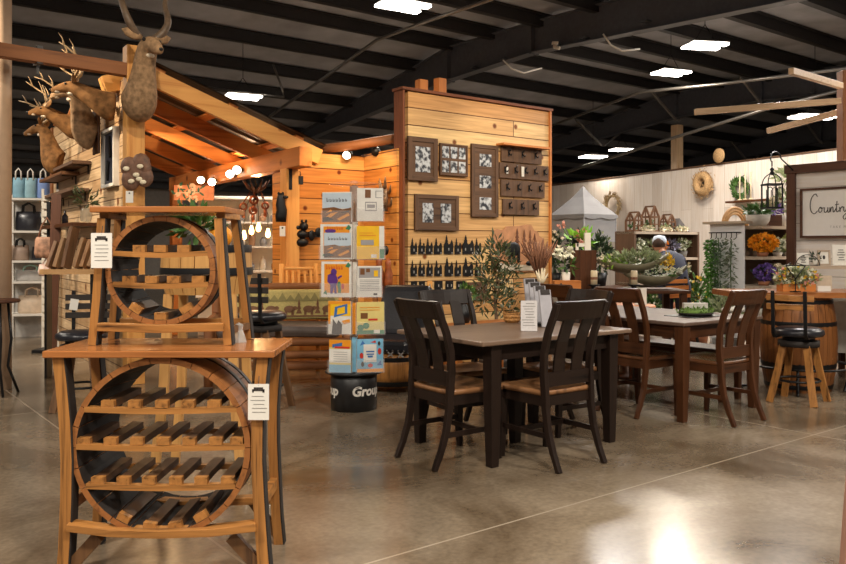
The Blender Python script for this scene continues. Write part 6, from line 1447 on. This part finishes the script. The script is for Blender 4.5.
t = thing('wire_terrarium', 'black wire geometric terrarium stand before the flowers on the bar top', 'terrarium', (pix(797, 290, 7.24).x, 7.27, BT))
m = MB(); pt = [(-.1, -.0, .23), (.06, -.0, .23), (.1, .03, .23)]
for a, b in (((-.09, 0, .24), (.09, 0, .24)), ((-.09, 0, .24), (0, 0, .12)), ((.09, 0, .24), (0, 0, .12)), ((0, 0, .12), (0, 0, 0)), ((-.09, 0, .24), (-.03, .03, .26)), ((.09, 0, .24), (.03, .03, .26)), ((-.05, 0, .005), (.05, 0, .005)), ((0, -.04, .005), (0, .04, .005))): m.bar(a, b, .008, .008)
m.build('wire', M_black, t)
# tiered riser with frames behind
t = thing('display_riser', 'grey shelf riser carrying little frames on the bar top', 'shelf', (pix(838, 290, 7.68).x, 7.70, BT))
MB().box((.05, 0, .215), (.86, .16, .03)).build('board', M_shelf, t)
for x in (-.34, .44): MB().box((x, 0, .1), (.03, .14, .2)).build('leg', M_shelf, t)
RT = BT + .2305
def little(label, px, w, h, mat, Y=7.68, z=RT, frame=None, name='small_sign', mark=None, rx=-.1):
    c = pix(px, 290, Y); t = thing(name, label, 'sign', (c.x, Y, z + .001), 0, 'little signs and frames on the bar top')
    MB().box((0, h * .05, h / 2), (w, .014, h), rx=rx).build('board', mat, t)
    if frame:
        m = MB()
        for s in (-1, 1): m.box((s * (w / 2 - .008), h * .05 - .008, h / 2), (.018, .018, h), rx=rx); m.box((0, h * .05 - .008 + s * h * .5 * .1, h / 2 + s * (h / 2 - .009)), (w, .018, .018))
        m.build('frame', frame, t)
    if mark: m = MB(); mark(m, w, h); m.build('print', M_ink, t)
def emblem(m, w, h): m.ell((0, -.006 + h * .05, h * .5), (w * .12, .004, h * .16), 8, 5); m.box((0, -.006 + h * .05, h * .3), (w * .2, .003, .012))
def lines(m, w, h):
    for i in range(5): m.box((0, h * .05 - .012 + (h * (.75 - .12 * i) - h / 2) * .1, h * (.75 - .12 * i)), (w * (.3 + .1 * (i % 3)), .003, .006))
little('white card with a tiny script line at the left of the riser', 803, .11, .12, M_paper, mark=lines)
little('small grey-framed emblem picture on the riser', 824, .12, .15, M_paper, frame=M_shelf, mark=emblem)
little('large tilted white card with fine lettering at the right edge', 841, .16, .2, M_paper, Y=7.74, mark=lines)
little('pale wooden block sign below the riser', 824, .15, .14, plain('pale_block', rgb(196, 178, 156), .6), Y=7.5, z=BT, mark=None)
little('low white card stand on the bar top by the block sign', 824, .12, .05, M_paper, Y=7.36, z=BT)
c = pix(812, 290, 7.72); t = thing('succulent', 'little green succulent in a white cup on the riser', 'plant', (c.x + .02, 7.70, RT + .001))
MB().lathe([(0, 0), (.02, 0), (.028, .05), (0, .048)], 12).build('pot', M_white, t); MB().leaves((0, 0, .075), (.035, .03, .03), 26, .05, .02, .6).tube([(0, 0, .04), (0, 0, .07)], .008, 5).build('foliage', M_dgreen, t)
t = thing('wire_arch', 'thin black wire arch over the little signs on the riser', 'ornament', (pix(809, 290, 7.62).x, 7.645, RT + .001))
MB().tube([(.115 * math.cos(PI * i / 14), 0, .105 * math.sin(PI * i / 14)) for i in range(15)], .004, 6).tube([(-.115, 0, .004), (.115, 0, .004)], .004, 6).build('hoop', M_black, t)
# round table in the middle distance with its white sign
t = thing('round_table', 'small round reddish table with a white sign behind the walnut chairs', 'table', (pix(626, 300, 8.15).x, 8.2, 0))
MB().lathe([(0, .71), (.3, .71), (.31, .725), (.3, .74), (0, .74)], 36).build('top', cedar('X'), t); MB().lathe([(0, 0), (.2, 0), (.16, .03), (.05, .06), (.045, .68), (.12, .709), (0, .709)], 20).build('pedestal', walnut('Z'), t)
c = pix(642, 303, 8.1); t = thing('price_sign', 'small white sign on the round table under the tiered tray', 'sign', (c.x, 8.15, .7405))
MB().box((0, 0, .085), (.12, .01, .17)).build('card', M_paper, t); MB().box((0, .0, .004), (.12, .05, .008)).build('foot', M_clear, t)
# wooden chair and plants between console and shelves
t = thing('folding_chair', 'small brown and black folding chair among the plants behind the moss tray', 'chair', (3.22, 9.96, 0), .5)
for s in (-1, 1): MB().bar((s * .19, -.12, 0), (s * .19, .12, .95), .02, .03).build('back_leg', M_black, t); MB().bar((s * .17, .15, 0), (s * .17, -.12, .46), .02, .03).build('front_leg', M_black, t)
MB().box((0, -.05, .47), (.4, .36, .02)).build('seat', cedar('X'), t)
for z in (.72, .82, .9): MB().box((0, -.12 + .24 * z / .95 - .02, z), (.38, .015, .05)).build('back_slat', cedar('X'), t)
for i, (px, Y, w, h, mt, fl, lab) in enumerate(((652, 10.15, .12, .4, M_green, M_whp, 'green leafy plant with white dots on the floor behind the walnut table'), (698, 11.0, .13, .6, M_yellow, M_yellow, 'yellow flowering plant behind the folding chair'), (726, 9.0, .16, .5, M_sage, None, 'pale sage plant in front of the garland panel'))):
    c = pix(px, 300, Y); t = thing('potted_plant', lab, 'plant', (c.x, Y, 0), 0, 'floor plants in the garden corner')
    MB().lathe([(0, 0), (.12, 0), (.15, .3), (.13, .3), (0, .28)], 18).build('pot', M_pots[i], t); MB().leaves((0, 0, .3 + h * .55), (w, w, h * .5), 180, .1, .04, .4, .2).tube([(0, 0, .2), (0, 0, .3 + h * .5)], .015, 6).build('foliage', mt if mt is not M_yellow else M_green, t)
    if fl: MB().blooms((0, 0, .3 + h * .6), (w, w, h * .45), 30, .035, .9).build('blossoms', fl, t)
# leg of a table cut off by the lower right corner
t = thing('table_corner', 'reddish slatted chair leg cut off by the lower right corner', 'furniture leg', (pix(850, 590, 2.9).x, 2.9, 0))
MB().bar((-.02, 0, 0), (.03, .02, .52), .045, .04, (1, 0, 0)).build('leg', wood('pinkish_wood', rgb(120, 84, 70), rgb(176, 134, 116), 'Z'), t)
MB().bar((.05, .02, .49), (.555, .02, .49), .036, .046).build('rail', wood('pinkish_wood', rgb(120, 84, 70), rgb(176, 134, 116), 'X'), t); MB().bar((.58, .02, 0), (.58, .02, .52), .045, .04, (1, 0, 0)).build('leg', wood('pinkish_wood', rgb(120, 84, 70), rgb(176, 134, 116), 'Z'), t)
# white cloth table at the far right behind the bar
t = thing('cloth_table', 'table under a white cloth behind the bar top at the right edge', 'table', (4.22, 8.38, 0))
MB().box((0, 0, .8), (.58, .4, .03)).build('top', walnut('X'), t)
m = MB(); vs = []; n = 40
for k in range(n):
    a = k / n * 4; s_ = int(a); f_ = a - s_; P4 = [(-.31, -.22), (.31, -.22), (.31, .22), (-.31, .22)]; p0, p1 = P4[s_], P4[(s_ + 1) % 4]; x, y = p0[0] + (p1[0] - p0[0]) * f_, p0[1] + (p1[1] - p0[1]) * f_; d_ = 1 + .03 * math.sin(k * 2.2); vs += [(x, y, .822), (x * d_, y * d_, .25)]
m.add(vs, [(2 * i, 2 * i + 1, (2 * i + 3) % (2 * n), (2 * i + 2) % (2 * n)) for i in range(n)]); m.add([vs[2 * i] for i in range(n)], [tuple(range(n))]); m.build('cloth', plain('linen', rgb(196, 190, 180), .9, var=.1), t)
for sx in (-1, 1):
    for sy in (-1, 1): MB().box((sx * .25, sy * .16, .39), (.05, .05, .78)).build('leg', walnut('Z'), t)
# ================================================================ the shopper among the flowers
px_ = pix(674, 300, 10.45); t = thing('person', 'person in a pale cap and dark navy clothes bending over the flowers', 'person', (px_.x, 10.45, 0), 2.7)
me = bpy.data.meshes.new('body'); J = [(0, 0, .86), (-.03, -.04, 1.02), (-.1, -.1, 1.2), (-.15, -.16, 1.3), (-.19, -.2, 1.37), (-.215, -.225, 1.42),   # pelvis .. head
     (.1, 0, .82), (.11, -.05, .46), (.12, .0, .07), (.12, -.15, .03), (-.1, 0, .82), (-.11, -.05, .46), (-.12, .0, .07), (-.12, -.15, .03),
     (.06, -.12, 1.22), (.08, -.26, 1.0), (.02, -.42, .92), (-.28, -.12, 1.2), (-.32, -.26, .98), (-.3, -.42, .9)]
E = [(0, 1), (1, 2), (2, 3), (3, 4), (4, 5), (0, 6), (6, 7), (7, 8), (8, 9), (0, 10), (10, 11), (11, 12), (12, 13), (2, 14), (14, 15), (15, 16), (2, 17), (17, 18), (18, 19)]
RR = [.13, .12, .13, .06, .05, .05, .09, .065, .045, .04, .09, .065, .045, .04, .06, .045, .03, .06, .045, .03]
J = [(-x, y, z if z < .86 else .86 + (z - .86) * .8) for x, y, z in J]
me.from_pydata(J, E, []); o = bpy.data.objects.new('body', me); COL.objects.link(o); o.parent = t; o.location = (0, 0, 0)
me.materials.append(plain('skin', rgb(188, 134, 104), .55, var=.04))
sk = o.modifiers.new('skin', 'SKIN'); sk.use_smooth_shade = True
me.skin_vertices[0].data[0].use_root = True
for i, r in enumerate(RR): me.skin_vertices[0].data[i].radius = (r, r)
ss = o.modifiers.new('sub', 'SUBSURF'); ss.levels = 1; ss.render_levels = 1
HC = Vector((.225, -.25, 1.35))
m = MB(); m.ell(HC, (.078, .098, .11), 14, 10); m.ell(HC + Vector((0, -.1, -.01)), (.014, .02, .02), 8, 5)
for s in (-1, 1): m.ell(HC + Vector((s * .08, .0, -.01)), (.012, .022, .03), 8, 5)
m.build('head', plain('skin', rgb(188, 134, 104)), t)
m = MB(); m.ell(HC + Vector((0, .015, .03)), (.088, .1, .095), 14, 8); m.build('hair', plain('brown_hair', rgb(66, 46, 34), .6), t)
m = MB(); m.lathe([(.098, 0), (.096, .05), (.07, .1), (.0, .118)], 18, HC + Vector((0, .0, .025))); m.loft([(HC + Vector((0, -.07, .035)), .075, .008), (HC + Vector((0, -.15, .025)), .06, .006), (HC + Vector((0, -.17, .02)), .03, .004)], 10, (1, 0, 0)); m.build('cap', plain('pale_cap', rgb(196, 206, 220), .8), t)
for s in (-1, 1):
    m = MB(); m.ell(HC + Vector((s * .03, -.09, .015)), (.012, .008, .009), 8, 5); m.build('eye', M_ink, t)
m = MB(); m.ell(HC + Vector((0, -.096, -.05)), (.025, .008, .008), 8, 5); m.build('mouth', plain('lips', rgb(150, 84, 74), .5), t)
M_navy = plain('navy_cloth', rgb(34, 38, 58), .8, var=.15)
m = MB(); m.loft([((.0, .0, .78), .19, .15), ((0, 0, .9), .185, .15), ((.03, -.04, 1.0), .19, .15), ((.09, -.09, 1.125), .22, .15), ((.14, -.15, 1.2), .15, .11), ((.16, -.18, 1.235), .07, .07)], 16, (1, 0, 0))
for ch in ((14, 15, 16), (17, 18, 19)):
    a, b, c_ = [Vector(J[i]) for i in ch]; m.tube([Vector((.09, -.09, 1.13)).lerp(a, .7), a, b, b.lerp(c_, .8)], [.085, .08, .066, .05], 10)
m.build('jacket', M_navy, t)
m = MB()
for s, ch in ((-1, (6, 7, 8)), (1, (10, 11, 12))):
    a, b, c_ = [Vector(J[i]) for i in ch]; m.tube([(s * .06, 0, .9), a, b, c_], [.12, .115, .085, .065], 12)
m.build('trousers', M_navy, t)
for i in (16, 19):
    w_ = Vector(J[i]); m = MB(); m.loft([(w_ + Vector((0, .02, 0)), .026, .02), (w_ + Vector((0, -.04, -.01)), .04, .016), (w_ + Vector((0, -.09, -.015)), .038, .013)], 10, (1, 0, 0))
    for k in range(4): x = -.03 + .02 * k; l = [.06, .075, .07, .055][k]; b0 = w_ + Vector((x, -.085, -.015)); m.tube([b0, b0 + Vector((0, -l * .55, -.01)), b0 + Vector((0, -l * .8, -.035))], [.0095, .009, .007], 7)
    m.tube([w_ + Vector((.035, -.03, -.01)), w_ + Vector((.06, -.06, -.02)), w_ + Vector((.06, -.085, -.035))], [.011, .01, .008], 7); m.build('hand', plain('skin', rgb(188, 134, 104)), t)
for s, i in ((1, 9), (-1, 13)):
    m = MB(); m.loft([((s * .12, .05, .05), .045, .05), ((s * .12, -.05, .045), .05, .045), ((s * .12, -.16, .03), .045, .03), ((s * .12, -.21, .022), .02, .015)], 12, (1, 0, 0)); m.build('shoe', M_black, t)
# ================================================================ small pieces sit under the part that carries them
SUB = {'print': ('card', 'board'), 'photo': ('backing',), 'hook': ('board', 'rail'), 'tag_card': ('board', 'backing'), 'lettering': ('base', 'board'), 'small_lettering': ('board',), 'hoop': ('barrel', 'base'),
       'bulb': ('can',), 'nailhead': ('seat',), 'lacing': ('seat',), 'wick': ('candle',), 'twine_band': ('candle',), 'bear_print': ('back_cushion',), 'hill_print': ('back_cushion',), 'handle': ('body',), 'label_strip': ('board',),
       'cutout': ('plate',), 'leaf_pattern': ('cloth',), 'floral_pattern': ('cloth',), 'knob': ('body',), 'foot_rail': (), 'iron_hanger': ('tie_beam',), 'spacer': ()}
for o in list(COL.objects):
    st = o.name.split('.')[0]
    if o.parent and o.parent.type == 'EMPTY' and SUB.get(st):
        for c in o.parent.children:
            if c.name.split('.')[0] in SUB[st] and c is not o and c.location.length < 1e-6 and abs(c.rotation_euler.z) < 1e-6:
                o.parent = c; break
